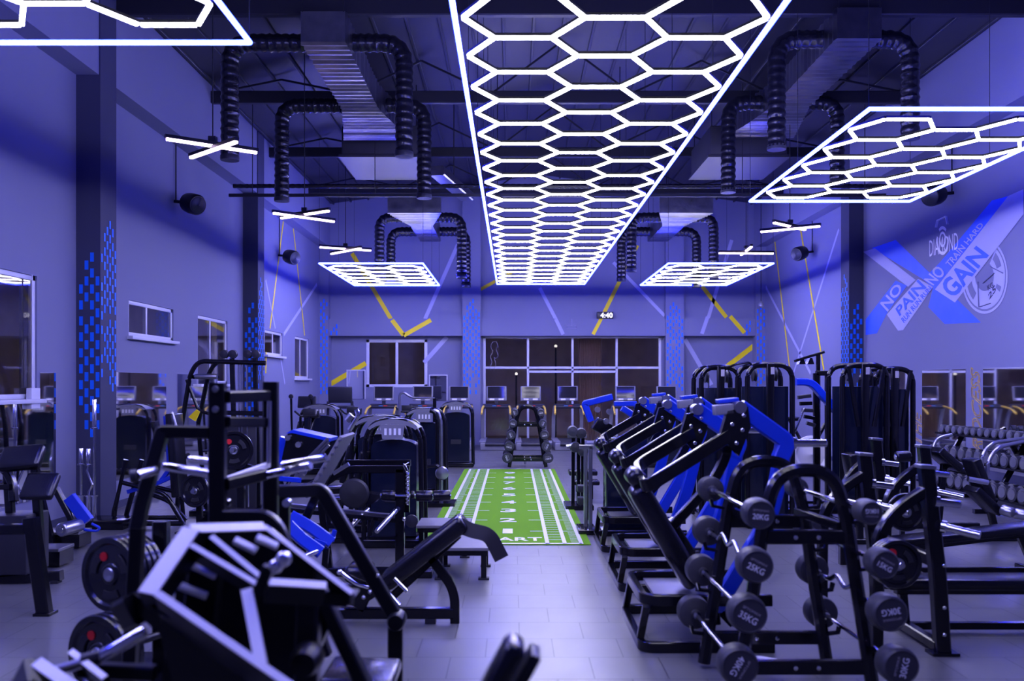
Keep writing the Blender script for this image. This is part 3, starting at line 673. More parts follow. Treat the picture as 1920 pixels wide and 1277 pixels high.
def barrack(x, y, z0, label, dx, dy, heights, scale=1.0):
    """A-frame barbell rack: arches at y and y+dy; centre x (near), x+dx (far)"""
    t = thing('barbell_rack', label, 'barbell rack', (x, y, 0))
    for k, (yy, xx) in enumerate(((y, x), (y+dy, x+dx))):
        for s in (-1,):
            pts = [V(xx-.39, yy, 0.03), V(xx-.235, yy, 1.02), V(xx-.16, yy, 1.31), V(xx+.16, yy, 1.31), V(xx+.235, yy, 1.02), V(xx+.39, yy, 0.03)]
            pts = [pts[0], pts[1]]+fillet([pts[1], pts[2], pts[3], pts[4]], .2, 8)[1:-1]+[pts[4], pts[5]]
        MB().sweep(pts, rrect(.075, .06, .02), up=(0, 1, 0)).build('arch_upright', 'black', t)
        for zz in (.93, .19):
            hw = .39-.155*zz
            b = MB().beam([V(xx-hw, yy+.01, zz), V(xx+hw, yy+.01, zz)], .05, .08).build('cross_beam', 'black', t)
            for q in (-.06, .07): MB().lathe((xx+q, yy-.016, zz), (0, -1, 0), [(.014, 0), (.012, .006), (0, .008)], 12).build('bolt', 'chrome', b)
        for s in (-1, 1):
            for h in heights:
                hw = .39-.155*h; 
                MB().beam([V(xx+s*hw, yy, h-.05), V(xx+s*(hw+.11), yy, h-.035), V(xx+s*(hw+.12), yy, h+.01)], .04, .02).build('cradle', 'black', t)
    for s in (-1, 1):
        MB().beam([V(x+s*.20, y, .99), V(x+dx+s*.20, y+dy, .99)], .04, .05).build('side_rail', 'black', t)
    MB().beam([V(x-.05, y, .19), V(x+dx-.05, y+dy, .05)], .05, .05).build('floor_rail', 'silver', t)
    return t

def plate(c, ax, r, th, label, group, dot=True, hub='steel', grips=True):
    c = Vector(c); ax = Vector(ax).normalized(); t = thing('weight_plate', label, 'weight plate', c, group)
    MB().lathe(c, ax, [(.03, .004), (.05*r/.225, 0), (.062*r/.225, .003), (.07*r/.225, .012), (r*.78, .014), (r*.84, 0), (r*.97, 0), (r, .008), (r, th-.008), (r*.97, th), (.03, th)], 40).build('disc', 'plate', t)
    d = kids(t)[0]; x = ax.cross(V(0, 0, 1)).normalized(); y = x.cross(ax)
    MB().lathe(c-ax*.002, ax, [(.026, 0), (.036, -.002), (.042, .004), (.026, .01)], 24).build('hub_ring', hub, d)
    if grips:
        for a in (.6, 2.7, 4.8):
            pts = [c+ax*.006+(x*math.cos(q)+y*math.sin(q))*r*.55 for q in [a-.45+.1*k for k in range(10)]]
            MB().sweep(pts, rrect(r*.2, .012), up=ax).build('grip_rim', 'rubber', d)
    if dot:
        MB().lathe(c+ax*.012+(x*(-.22)+y*.46)*r, -ax, [(.027, 0), (.027, .006), (0, .006)], 20).build('weight_badge', 'red', d)
    return t

def cushion(name, a, b, wd, th, up, parent, m='vinyl', bev=.02):
    """upholstered pad from a to b (centre line), width wd across, thickness th along up"""
    a, b = Vector(a), Vector(b); t = (b-a); L = t.length; t.normalize(); up = Vector(up); sd = t.cross(up).normalized(); u = sd.cross(t).normalized()
    R = Matrix((t, sd, u)).transposed()
    return MB().box((a+b)/2, (L, wd, th), R, bev).build(name, m, parent)

def foamroller(a, b, r, parent, name='foam_roller', m='vinyl'):
    a, b = Vector(a), Vector(b); L = (b-a).length
    o = MB().lathe(a, b-a, [(.012, 0), (r*.85, 0), (r, .012), (r, L-.012), (r*.85, L), (.012, L)], 24).build(name, m, parent)
    MB().lathe(a, b-a, [(r*.5, -.006), (r*.45, -.012), (0, -.012)], 16).build('end_cap', 'chrome', o); return o

def horn(a, b, parent, r=.024, m='chrome', name='plate_horn'):
    a, b = Vector(a), Vector(b); L = (b-a).length
    o = MB().lathe(a, b-a, [(r*1.6, 0), (r*1.6, .03), (r, .03), (r, L-.004), (r*.85, L), (0, L)], 18).build(name, m, parent); return o
def bolt(p, ax, parent, r=.013): return MB().lathe(p, ax, [(r, 0), (r, .006), (r*.7, .01), (0, .011)], 10).build('bolt', 'chrome', parent)
def foot(x, y, parent, w_=.1): return MB().bb(x-w_/2, x+w_/2, y-w_/2, y+w_/2, 0, .02, .004).build('foot_pad', 'rubber', parent)

# ================================================================ A. lever machines, right of the aisle (three alike)
def lever_machine(label):
    x0, y0 = .87, 6.08
    t = thing('lever_machine', label, 'exercise machine', (x0, y0, 0), 'blue and black lever machines right of the aisle')
    U = (0, 0, 1)
    MB().beam([V(1.95, 7.12, .035), V(x0, 7.12, .035), V(x0, y0, .035), V(1.75, y0, .035)], .05, .07, up=U, fr=.09).build('base_loop', 'black', t)
    MB().beam([V(1.75, 6.95, .335), V(x0+.02, 6.95, .335), V(x0+.02, y0+.06, .335), V(1.75, y0+.06, .335)], .05, .075, up=U, fr=.12).build('foot_loop', 'black', t)
    MB().bb(.99, 1.45, 6.25, 6.9, .30, .325).build('foot_platform', 'tread', t)
    for (a, b) in ((V(.9, 6.12, .30), V(.87, 6.2, .07)), (V(.9, 6.93, .30), V(.88, 7.05, .07)), (V(1.55, 6.14, .30), V(1.58, 6.1, .07)), (V(1.55, 6.95, .30), V(1.58, 7.1, .07))):
        MB().beam([a, b], .05, .045, up=(0, 1, 0)).build('leg', 'black', t)
    # main rails of the lever loop
    nl, fl = P(1209, 915, 6.2), P(1194, 874, 6.85); nr, fr_ = P(1384, 806, 6.25), P(1306, 808, 6.95)
    MB().beam([nr, nl, fl, fr_], .05, .09, up=(-.3, 0, 1), fr=.1).build('lever_loop', 'black', t)
    # long shin pad under the loop
    a, b = P(1192, 905, 6.5), P(1300, 1095, 6.5)
    cushion('back_pad', a+V(0, 0, -.02), b, .30, .15, (.8, 0, .5), t, bev=.05)
    cushion('head_pad', P(1178, 882, 6.53), P(1204, 905, 6.53), .3, .13, (.75, 0, .65), t, bev=.05)
    MB().beam([b+V(.12, 0, .1), V(1.45, 6.5, .08)], .07, .07, up=(0, 1, 0)).build('pad_post', 'black', t)
    MB().beam([P(1262, 985, 6.5), P(1340, 900, 6.5), P(1365, 845, 6.5), nr+V(-.06, .2, -.04)], .07, .06, up=(0, 1, 0), fr=.15).build('lower_lever', 'black', t)
    MB().beam([P(1255, 975, 6.55), V(1.62, 6.6, .06)], .07, .08, up=(0, 1, 0)).build('rear_strut', 'black', t)
    # pivot blocks, blue arms
    for c, yy in ((nr, 6.25), (fr_, 6.95)):
        pb = MB().prism([c+V(-.13, -.03, -.04), c+V(-.08, -.03, .13), c+V(.06, -.03, .16), c+V(.08, -.03, .02), c+V(0, -.03, -.18)], (0, .07, 0)).build('pivot_bracket', 'black', t)
        for q in (V(-.05, -.035, .04), V(.02, -.035, .0), V(-.02, -.035, -.09), V(.03, -.035, .1)): bolt(c+q, (0, -1, 0), pb, .014)
    for c, pv in ((nr+V(.01, .02, .155), 'n'), (fr_+V(.0, 0, .165), 'f')):
        a = c; b = c+V(.34, .02, -.24)
        bm_ = MB().beam([a, b, b+V(-.05, 0, -.12)], .115, .085, up=(0, 1, 0), fr=.05).build('blue_arm', 'blue', t)
        MB().cyl(a+V(0, -.055, 0), a+V(0, .055, 0), .042, n=22).build('pivot_pin', 'steel', bm_)
        base = V(1.50, a.y+.03, .07)
        MB().beam([b+V(-.02, 0, .02), b+V(-.06, .0, -.25), b+V(-.13, 0, -.55), V(1.42, a.y+.05, .25)], .11, .07, up=(0, 1, 0), fr=.25).build('blue_post', 'blue', t)
        if pv == 'n': horn(b+V(.03, 0, -.01), b+V(.27, -.01, -.01), t, .026)
    MB().beam([V(1.42, 6.28, .25), V(1.42, 7.0, .25)], .07, .07).build('rear_cross_tube', 'blue', t)
    MB().beam([V(1.42, 6.6, .25), V(1.6, 6.6, .06)], .07, .07, up=(0, 1, 0)).build('rear_foot', 'black', t)
    MB().box(nr+V(-.10, .02, .14), (.13, .10, .07), Matrix.Rotation(-.1, 3, 'Y'), .006).build('stop_plate', 'greyplastic', t)
    MB().box(nr+V(-.055, .09, .20), (.14, .12, .03), Matrix.Rotation(-.1, 3, 'Y'), .006).build('blue_cap', 'blue', t)
    MB().tube([V(1.28, 6.3, .36), V(1.28, 6.3, .64)], .014, 10).build('handle', 'rubber', t)
    return t
lm = lever_machine('nearest blue and black lever machine, beside the near barbell rack')
dup(lm, (.87+.07, 6.08+1.75, 0), 'middle blue and black lever machine in the row of three')
dup(lm, (.87+.10, 6.08+3.6, 0), 'farthest blue and black lever machine, next to the turf corner')
# big blue assisted arm behind the third
t = thing('incline_press_machine', 'blue beam press machine with guard box behind the farthest lever machine', 'exercise machine', (1.2, 11.2, 0))
A, B, C_ = P(1096, 757, 11.2), P(1148, 744, 11.2), P(1108, 790, 11.2)
MB().beam([B, A, C_], .08, .10, up=(0, 1, 0), fr=.02).build('blue_arm', 'blue', t)
MB().beam([P(1166, 765, 11.4), P(1240, 812, 11.4)], .08, .13, up=(0, 1, 0)).build('blue_rail', 'blue', t)
MB().beam([P(1151, 757, 11.0), P(1193, 757, 11.0)], .06, .10, up=(0, 1, 0)).build('blue_crossbar', 'blue', t)
MB().box(P(1128, 800, 11.0), (.2, .3, .16), Matrix.Rotation(.5, 3, 'Y'), .01).build('pivot_box', 'black', t)
for q in ((1120, 768), (1142, 772), (1136, 790)): MB().cyl(P(*q, 10.9)-V(0, .05, 0), P(*q, 10.9), .035, n=16).build('pivot_pin', 'steel', t)
MB().bb(1.12, 1.62, 10.9, 11.3, .05, 1.15, .02).build('weight_guard', 'shroud', t); MB().bb(1.05, 1.7, 10.8, 11.4, 0, .06, .01).build('base', 'black', t)

# ================================================================ B. near barbell rack with eight barbells
rk = barrack(1.66, 5.15, 0, 'large black arched barbell rack in the right foreground', -.06, .6, (1.06, .79, .53, .26))
for n, (xn, hn, wt, ang, hr, curl) in enumerate(((1.31, 1.108, '20', .1, .082, False), (1.29, .834, '25', .45, .094, True), (1.25, .575, '35', .5, .102, False), (1.20, .30, '40', 2.1, .106, False))):
    barbell('barbell', (xn, 4.86, hn), (xn-.01, 5.98, hn), hr, '%s kilo fixed barbell on the aisle side of the near rack' % wt, wt, -ang, 'barbells on the near rack', curl)
for n, (xn, hn, wt, ang, hr, curl, lab) in enumerate(((1.897, 1.117, '10', PI, .066, False, '10 kilo barbell, top of the right side of the near rack'), (1.97, .843, '15', .5, .080, False, '15 kilo barbell second from top, right side of the near rack'),
        (2.0, .58, '30', PI-.15, .098, True, '30 kilo barbell with upside-down lettering, right side of the near rack'), (2.055, .30, '30', -1.35, .102, False, '30 kilo barbell with sideways lettering, lowest right on the near rack'))):
    barbell('barbell', (xn, 4.86, hn), (xn-.03, 5.98, hn), hr, lab, wt, -ang, 'barbells on the near rack', curl)

# ================================================================ C. far barbell rack
barrack(.31, 19.3, 0, 'far arched barbell rack standing at the end of the turf', .0, .7, (1.12, .9, .66, .42, .19))
k = 0
for s, nm in ((-1, 'left'), (1, 'right')):
    for h, r_, lv in ((1.20, .075, 'top'), (.97, .085, 'second highest'), (.73, .095, 'middle'), (.49, .105, 'second lowest'), (.25, .11, 'lowest')):
        x_ = .31+s*(.26+(1.3-h)*.16)
        barbell('barbell', (x_, 19.05, h), (x_, 20.2, h), r_, '%s barbell on the %s side of the far rack' % (lv, nm), '15', (.2 if k % 2 else 1.2)*(1 if s > 0 else -1), 'barbells on the far rack'); k += 1

# ================================================================ D. treadmills along the entrance glazing
def treadmill(x, label):
    y = 24.45; t = thing('treadmill', label, 'treadmill', (x, y, 0), 'treadmills before the entrance glazing')
    MB().bb(x-.42, x+.42, y, y+2.0, 0, .22, .03).build('deck_base', 'greyplastic', t)
    MB().bb(x-.27, x+.27, y+.03, y+1.8, .222, .232).build('running_belt', 'belt', t)
    MB().lathe((x-.28, y-.002, .17), (1, 0, 0), [(.05, 0), (.05, .56)], 16).build('rear_roller', 'darkplastic', t)
    for s in (-1, 1): MB().bb(x+s*.36-.09, x+s*.36+.09, y+.02, y+1.85, .22, .25, .01).build('side_rail', 'greyplastic', t)
    for s in (-1, 1):
        MB().sweep(fillet([V(x+s*.40, y+1.55, .2), V(x+s*.40, y+1.35, .9), V(x+s*.36, y+1.15, 1.16)], .15), rrect(.06, .10), up=(1, 0, 0)).build('upright', 'greyplastic', t)
        MB().tube([V(x+s*.36, y+1.15, 1.17), V(x+s*.385, y+.75, 1.12), V(x+s*.395, y+.45, .98)], .028, 10, fr=.1).build('handrail', 'yellowrail', t)
    MB().box((x, y+1.22, 1.17), (.78, .22, .07), Matrix.Rotation(.35, 3, 'X'), .02).build('console_deck', 'darkplastic', t)
    cd = kids(t)[-1]
    MB().box((x-.06, y+1.10, 1.185), (.11, .005, .015)).build('indicator_strip', 'ledblue', t); MB().box((x+.07, y+1.10, 1.185), (.11, .005, .015)).build('indicator_strip', 'ledred', t)
    MB().bb(x-.05, x+.05, y+1.27, y+1.33, 1.17, 1.4).build('console_neck', 'darkplastic', t)
    R = Matrix.Rotation(-.12, 3, 'X')
    MB().box((x, y+1.3, 1.53), (.58, .045, .42), R, .018).build('console', 'greyplastic', t)
    cn = [c for c in kids(t) if c.name.startswith('console') and 'deck' not in c.name and 'neck' not in c.name][0]
    MB().box(V(x, y+1.3, 1.53)+R @ V(0, -.0245, .03), (.5, .004, .32), R).build('screen', 'screen', cn)
    for s in (-1, 1): MB().box(V(x, y+1.3, 1.53)+R @ V(s*.13, -.026, -.17), (.14, .004, .045), R).build('button_row', 'white', cn)
    return t
TX = [(-3.67, 'leftmost treadmill in the row, under the sliding window'), (-2.56, 'second treadmill from the left wall side'), (-1.53, 'treadmill in front of the left blue-patterned pilaster'),
      (-.47, 'treadmill left of the far barbell rack'), (.5, 'treadmill directly behind the far barbell rack'), (1.55, 'treadmill just right of the far barbell rack'), (3.19, 'treadmill behind the blue beam press machine'), (4.36, 'rightmost treadmill, before the right patterned pilaster')]
tm = treadmill(TX[0][0], TX[0][1])
for x_, lab in TX[1:]: dup(tm, (x_, 24.45, 0), lab)

# ================================================================ E. weight-stack machines with arched frames
def stackmachine(x, y, h, wd, label, cap=True, sd=1, rollers=True, group='arched weight-stack machines'):
    t = thing('weight_stack_machine', label, 'exercise machine', (x, y, 0), group); hw = wd/2
    for k, yy in enumerate((y, y+.42)):
        MB().tube(fillet([V(x-hw, yy, 0.02), V(x-hw*.95, yy, h*.86), V(x-hw*.62, yy, h-.03), V(x+hw*.62, yy, h-.03), V(x+hw*.95, yy, h*.86), V(x+hw, yy, 0.02)], .16, 6), .028, 12).build('arch_frame', 'black', t)
    pr = [V(x-hw*.78, y+.06, .12), V(x+hw*.78, y+.06, .12), V(x+hw*.78, y+.06, h*.78)]+[V(x+hw*.78*math.cos(a), y+.06, h*.78+.08*math.sin(a)) for a in [PI*k/10 for k in range(1, 10)]]+[V(x-hw*.78, y+.06, h*.78)]
    MB().prism(pr, (0, .3, 0)).build('stack_shroud', 'shroud', t)
    if cap:
        pr = [V(x+hw*.9*math.cos(a), y-.03, h*.88+h*.14*math.sin(a)) for a in [PI*k/12 for k in range(13)]]+[V(x-hw*.3, y-.03, h*.865), V(x+hw*.3, y-.03, h*.865)]
        c_ = MB().prism([V(x+hw*.92*math.cos(a), y-.03, h*.885+h*.11*math.sin(a)) for a in [PI*(.12+.76*k/12) for k in range(13)]]+[V(x+hw*.84*math.cos(a), y-.03, h*.885+h*.075*math.sin(a)) for a in [PI*(.88-.76*k/12) for k in range(13)]], (0, .5, 0)).build('top_cap', 'greyplastic', t)
        lp = MB().prism([V(x-hw*.42, y-.045, h*.955), V(x-hw*.34, y-.045, h*.845), V(x+hw*.34, y-.045, h*.845), V(x+hw*.42, y-.045, h*.955)], (0, .03, 0)).build('instruction_panel', 'greyplastic', t)
        for i in range(4): MB().bb(x-hw*.27+i*hw*.16, x-hw*.27+i*hw*.16+hw*.08, y-.049, y-.045, h*.875, h*.925).build('pictogram', 'white', lp)
    g = MB().bb(x-hw*.3, x+hw*.3, y+.05, y+.058, h*.35, h*.42)
    g.build('pin_slot', 'darkplastic', t)
    MB().bb(x-hw*1.02, x+hw*1.02, y-.04, y+.5, 0.0, .10, .02).build('base', 'black', t)
    # seat side
    sy = y-.0
    cushion('seat', V(x+sd*(hw+.12), y+.25, .5), V(x+sd*(hw+.5), y+.25, .48), .3, .09, (0, 0, 1), t)
    cushion('back_pad', V(x+sd*(hw+.13), y+.25, .58), V(x+sd*(hw+.02), y+.25, 1.05), .28, .08, (sd, 0, .2), t)
    MB().beam([V(x+sd*(hw+.3), y+.25, .45), V(x+sd*(hw+.32), y+.25, .05)], .06, .06, up=(0, 1, 0)).build('seat_post', 'black', t)
    MB().beam([V(x+sd*hw, y+.25, .04), V(x+sd*(hw+.7), y+.25, .04)], .08, .06).build('floor_beam', 'black', t)
    if rollers: foamroller(V(x+sd*(hw+.62), y+.05, .34), V(x+sd*(hw+.62), y+.45, .34), .06, t)
    return t
stackmachine(-1.32, 9.95, 1.42, .64, 'black arched weight-stack machine nearest the turf on the left', rollers=False, sd=-1)
stackmachine(-1.62, 11.0, 1.42, .70, 'arched weight-stack machine just behind the nearest one, slightly left', rollers=False, sd=-1)
stackmachine(-1.42, 14.5, 1.42, .66, 'arched weight-stack machine in the middle of the left row', sd=-1)
stackmachine(-1.24, 19.6, 1.42, .74, 'arched weight-stack machine at the far left turf corner', sd=-1)
stackmachine(-3.85, 18.0, 1.40, .78, 'arched weight-stack machine far left, before the treadmills', sd=-1)
stackmachine(3.25, 19.5, 1.45, .85, 'pale-capped weight-stack machine behind the tall right cable machines', sd=1)

def tallmachine(x, y, h, wd, label, diag=False):
    t = thing('tall_cable_machine', label, 'exercise machine', (x, y, 0), 'tall dark cable machines on the right'); hw = wd/2
    for yy in (y, y+.5):
        MB().tube(fillet([V(x-hw, yy, 0.02), V(x-hw, yy, h), V(x+hw, yy, h), V(x+hw, yy, 0.02)], .2, 8), .034, 12).build('arch_frame', 'black', t)
    MB().bb(x-hw+.03, x+hw-.03, y+.06, y+.09, .15, h-.27, .005).build('front_shroud', 'shroud', t)
    MB().bb(x-hw+.03, x+hw-.03, y+.42, y+.45, .15, h-.27, .005).build('rear_shroud', 'shroud', t)
    MB().bb(x-.05, x+.05, y-.04, y+.0, .1, h+.02, .015).build('centre_column', 'black', t)
    for s in (-1, 1): MB().lathe((x+s*.13, y+.25, h-.12), (1, 0, 0), [(.02, -.02), (.09, -.02), (.075, 0), (.09, .02), (.02, .02)], 22).build('pulley', 'darkplastic', t)
    for s in (-1, 1): MB().cyl((x+s*.1, y+.25, .1), (x+s*.1, y+.25, h-.1), .012, n=10).build('guide_rod', 'chrome', t)
    st = MB().bb(x-.17, x+.17, y+.17, y+.33, .12, .95, .01).build('weight_stack', 'darkplastic', t)
    MB().bb(x-hw*1.05, x+hw*1.05, y-.05, y+.55, 0, .09, .02).build('base', 'black', t)
    MB().bb(x+.0, x+.045, y-.046, y-.041, h-.12, h-.03).build('warning_sticker', 'offwhite', t)
    if diag:
        for s in (-1, 1): MB().beam([V(x+s*hw*.8, y-.05, h-.02), V(x+s*hw*.35, y-.05, h*.62)], .045, .045, up=(0, 1, 0)).build('diagonal_brace', 'black', t)
    return t
tallmachine(2.72, 11.9, 2.02, .50, 'tall cable machine with smoked panels, left one of the right-hand pair')
tallmachine(3.20, 11.3, 2.04, .56, 'tall cable machine with smoked panels, right one of the right-hand pair')
t2 = tallmachine(4.42, 11.4, 2.04, .56, 'dark wide cable tower with diagonal brace before the right wall', True)
tallmachine(5.02, 11.95, 2.0, .5, 'dark cable tower closest to the yellow word THE', True)
# pulldown bar on the pair
t = thing('pulldown_bar', 'black pulldown bar resting on top of the left tall cable machine', 'bar', P(1385, 686, 11.5))
MB().tube(fillet([P(1362, 690, 11.4), P(1380, 683, 11.4), P(1405, 679, 11.5), P(1410, 686, 11.5)], .03), .014, 8).build('grip_bar', 'black', t)
# lat machine with handlebars
t = thing('lat_machine', 'black lat pulldown machine with winged handlebar, chrome rods and blue press arm', 'exercise machine', (4.15, 12.7, 0))
yy = 12.7
for px in (1530, 1552): MB().beam([V((px-CX)*yy/F, yy, .03), V((px-CX)*yy/F, yy, 1.95)], .07, .07).build('upright', 'black', t)
MB().beam([V((1530-CX)*yy/F, yy, 1.95), V((1552-CX)*yy/F, yy, 1.95)], .07, .07).build('top_plate', 'black', t)
MB().beam([P(1534, 700, yy), P(1534, 662, yy)], .05, .05).build('mast', 'black', t)
MB().sweep([P(1490, 677, yy), P(1512, 670, yy), P(1545, 660, yy)], rrect(.06, .035)).build('handlebar', 'black', t)
for px in (1503, 1519): MB().prism([P(px, 671, yy), P(px+4, 671, yy), P(px+8, 683, yy), P(px-5, 683, yy)], (0, .12, 0)).build('handle_bracket', 'black', t)
for px in (1541, 1556): MB().cyl(V((px-CX)*yy/F, yy+.1, .05), V((px-CX)*yy/F, yy+.1, 1.95), .016, n=10).build('guide_rod', 'chrome', t)
MB().beam([P(1492, 716, yy-.2), P(1520, 716, yy-.2), P(1578, 782, yy-.2), P(1592, 800, yy-.2)], .1, .13, up=(0, 1, 0), fr=.1).build('blue_arm', 'blue', t)
MB().bb(3.7, 4.9, 12.52, 13.1, 0, .07, .01).build('base', 'black', t)
for k in range(5): MB().beam([P(1496+k*4, 745+k*12, yy-.3), P(1520+k*2, 742+k*14, yy-.3)], .06, .05).build('linkage', 'black' if k % 2 else 'darkplastic', t)
MB().tube(fillet([P(1490, 810, yy-.4), P(1508, 765, yy-.4)], .02), .016, 8).build('lever_handle', 'chrome', t)
t = thing('exercise_bike', 'grey and black spin bike flywheel half hidden behind the lat machine', 'exercise bike', (4.2, 13.6, 0))
c = P(1520, 852, 13.4)
MB().lathe(c, (0, -1, 0), [(.02, 0), (.26, 0), (.28, .02), (.28, .05), (.24, .06), (.2, .03), (.04, .04), (0, .06)], 32).build('flywheel', 'silver', t)
MB().tube(fillet([c+V(-.5, .1, -c.z+.04), c+V(0, .1, 0), c+V(.25, .1, .45)], .1), .03, 10).build('frame', 'black', t)
MB().beam([c+V(-.5, .1, -c.z+.03), c+V(.5, .1, -c.z+.03)], .06, .06).build('base_rail', 'black', t)
MB().tube(fillet([c+V(-.28, .1, .5), c+V(0, .1, 0)], .1), .025, 10).build('seat_post', 'black', t); cushion('seat', c+V(-.42, .1, .52), c+V(-.15, .1, .52), .16, .06, (0, 0, 1), t)

# ================================================================ F. bench press stations, right foreground
def benchstation(x, y0, y1, label, padh=.42, tilt=0.0, extend=1.35):
    t = thing('bench_press_station', label, 'weight bench', (x, y0, 0), 'bench press stations on the right')
    for yy in (y0, y1):
        u = MB().beam([V(x+.07, yy, 0.0), V(x+.04, yy, .5), V(x-.04, yy, 1.25)], .095, .085, up=(0, 1, 0), fr=.1).build('upright', 'black', t)
        MB().bb(x-.02, x+.16, yy-.06, yy+.06, 0, .02).build('foot_plate', 'black', u)
        for h in (.14, .32, .60): bolt(V(x+.06, yy-.046, h), (0, -1, 0), u)
        MB().box((x-.042, yy, 1.25), (.105, .105, .025), Matrix.Rotation(.08, 3, 'Y'), .004).build('end_cap', 'steel', u)  # pale steel colours in the highlight on the black upright's top
        MB().beam([V(x-.03, yy, 1.10), V(x-.22, yy, .98), V(x-.36, yy, .80), V(x-.37, yy, .45), V(x-.37, yy, .0)], .07, .08, up=(0, 1, 0), fr=.18).build('curved_arm', 'black', t)
        horn(V(x+.0, yy-.03, 1.02), V(x+.17, yy-.04, 1.0), t, .025, name='bar_rest')
        horn(V(x+.04, yy-.05, .98-.12), V(x+.23, yy-.18, .82), t, .026)
        horn(V(x-.37, yy+.02, .66), V(x-.35, yy-.36, .66), t, .022)
    for h in (.05,): MB().beam([V(x+.05, y0, h), V(x+.05, y1, h)], .07, .07).build('floor_tie', 'black', t)
    MB().beam([V(x+.02, y0, .62), V(x+.02, y1, .62)], .06, .08).build('upper_tie', 'black', t)
    ym = (y0+y1)/2; a = V(x-.12, ym, padh-.05); b = V(x+extend, ym, padh-.05+tilt)
    cushion('bench_pad', a, b, .30, .075, (0, 0, 1), t, bev=.025)
    MB().beam([a+V(.1, 0, -.06), b+V(-.08, 0, -.06)], .07, .06).build('pad_rail', 'black', t)
    for yy in (ym-.03,):
        MB().beam([b+V(-.25, 0, -.08), V(b.x-.1, ym, .03)], .06, .06, up=(0, 1, 0)).build('front_leg', 'black', t)
        MB().beam([V(b.x-.1, ym-.3, .03), V(b.x-.1, ym+.3, .03)], .06, .06).build('front_foot', 'black', t)
        MB().beam([a+V(.15, 0, -.08), V(x+.05, ym, .06)], .06, .06, up=(0, 1, 0)).build('rear_leg', 'black', t)
    MB().beam([V(x+.05, ym, .05), V(b.x-.1, ym, .05)], .06, .05).build('spine', 'black', t)
    return t
benchstation(2.79, 6.04, 7.1, 'nearest bench press station in the right foreground')
benchstation(3.66, 8.0, 9.05, 'second bench press station behind the nearest one, slightly sloped pad', .36, .16)
plate((2.43, 5.72, .66), (0, 1, 0), .155, .035, 'small black plate with red badge on the nearest bench station', 'plates on the bench press stations')
for k in range(2): plate((2.43, 5.76+.04*k, .66), (0, 1, 0), .155, .035, 'black plate stacked behind the red-badged small plate, number %s from front' % ('two' if k == 0 else 'three'), 'plates on the bench press stations', dot=False, grips=False)
plate((3.06, 7.05, .80), (0, 1, 0), .15, .035, 'black plate with pale hub ring behind the nearest upright', 'plates on the bench press stations', dot=False)
# incline bench with rollers, double chrome tubes
t = thing('incline_bench', 'black incline bench with twin chrome tubes and pale rollers at the right edge', 'weight bench', (5.6, 10.5, 0))
MB().tube(fillet([P(1848, 920, 10.2), P(1853, 862, 10.2), P(1872, 838, 10.2), P(1918, 828, 10.4)], .15), .022, 10).build('support_tube', 'steel', t)
MB().tube(fillet([P(1838, 920, 10.35), P(1842, 850, 10.35), P(1862, 830, 10.35), P(1918, 822, 10.6)], .15), .022, 10).build('support_tube', 'steel', t)
cushion('back_pad', P(1820, 860, 10.3), P(1850, 940, 10.3), .3, .10, (1, 0, .5), t); cushion('seat', P(1820, 915, 10.3), P(1866, 960, 10.3), .32, .09, (.6, 0, .9), t)
foamroller(P(1878, 955, 10.1), P(1900, 962, 10.0), .06, t, 'pale_roller', 'steel'); foamroller(P(1902, 962, 10.1), P(1930, 968, 10.0), .06, t, 'pale_roller', 'steel')
MB().beam([P(1850, 930, 10.35), V(5.55, 10.4, .04)], .07, .07, up=(0, 1, 0)).build('post', 'black', t); MB().beam([V(5.0, 10.4, .035), V(6.2, 10.4, .035)], .08, .07).build('floor_beam', 'black', t)
MB().tube([P(1852, 905, 9.9), P(1815, 898, 9.9)], .03, 14).build('bar_sleeve', 'chrome', t)
t = thing('preacher_bench', 'black padded preacher bench standing before the dumbbell rack', 'weight bench', (5.35, 11.3, 0))
cushion('arm_pad', P(1750, 842, 11.2), P(1790, 878, 11.2), .4, .10, (.6, 0, .8), t); cushion('seat', P(1785, 880, 11.3), P(1810, 885, 11.3), .3, .07, (0, 0, 1), t)
MB().tube(fillet([P(1747, 850, 11.3), P(1755, 822, 11.3), P(1785, 815, 11.3)], .1), .022, 10).build('support_tube', 'steel', t)
MB().beam([P(1770, 865, 11.3), V(5.3, 11.3, .04)], .07, .07, up=(0, 1, 0)).build('post', 'black', t); MB().beam([V(4.95, 11.3, .035), V(5.8, 11.3, .035)], .08, .07).build('floor_beam', 'black', t)
# black padded seat and small roller before the dark towers
t = thing('rower_seat', 'black padded backrest machine in front of the dark cable towers', 'exercise machine', (4.1, 10.3, 0))
cushion('back_pad', P(1594, 850, 10.2), P(1604, 905, 10.2), .3, .12, (1, 0, 0), t); cushion('seat', P(1606, 903, 10.2), P(1640, 905, 10.2), .3, .08, (0, 0, 1), t)
MB().beam([P(1610, 905, 10.2), V(3.9, 10.2, .03)], .07, .07, up=(0, 1, 0)).build('post', 'black', t); MB().beam([V(3.5, 10.2, .03), V(4.8, 10.2, .03)], .08, .06).build('floor_beam', 'black', t)
foamroller(P(1680, 857, 10.2), P(1706, 855, 10.2), .065, t); MB().beam([P(1692, 860, 10.3), V(4.42, 10.3, .05)], .05, .05).build('roller_post', 'black', t)

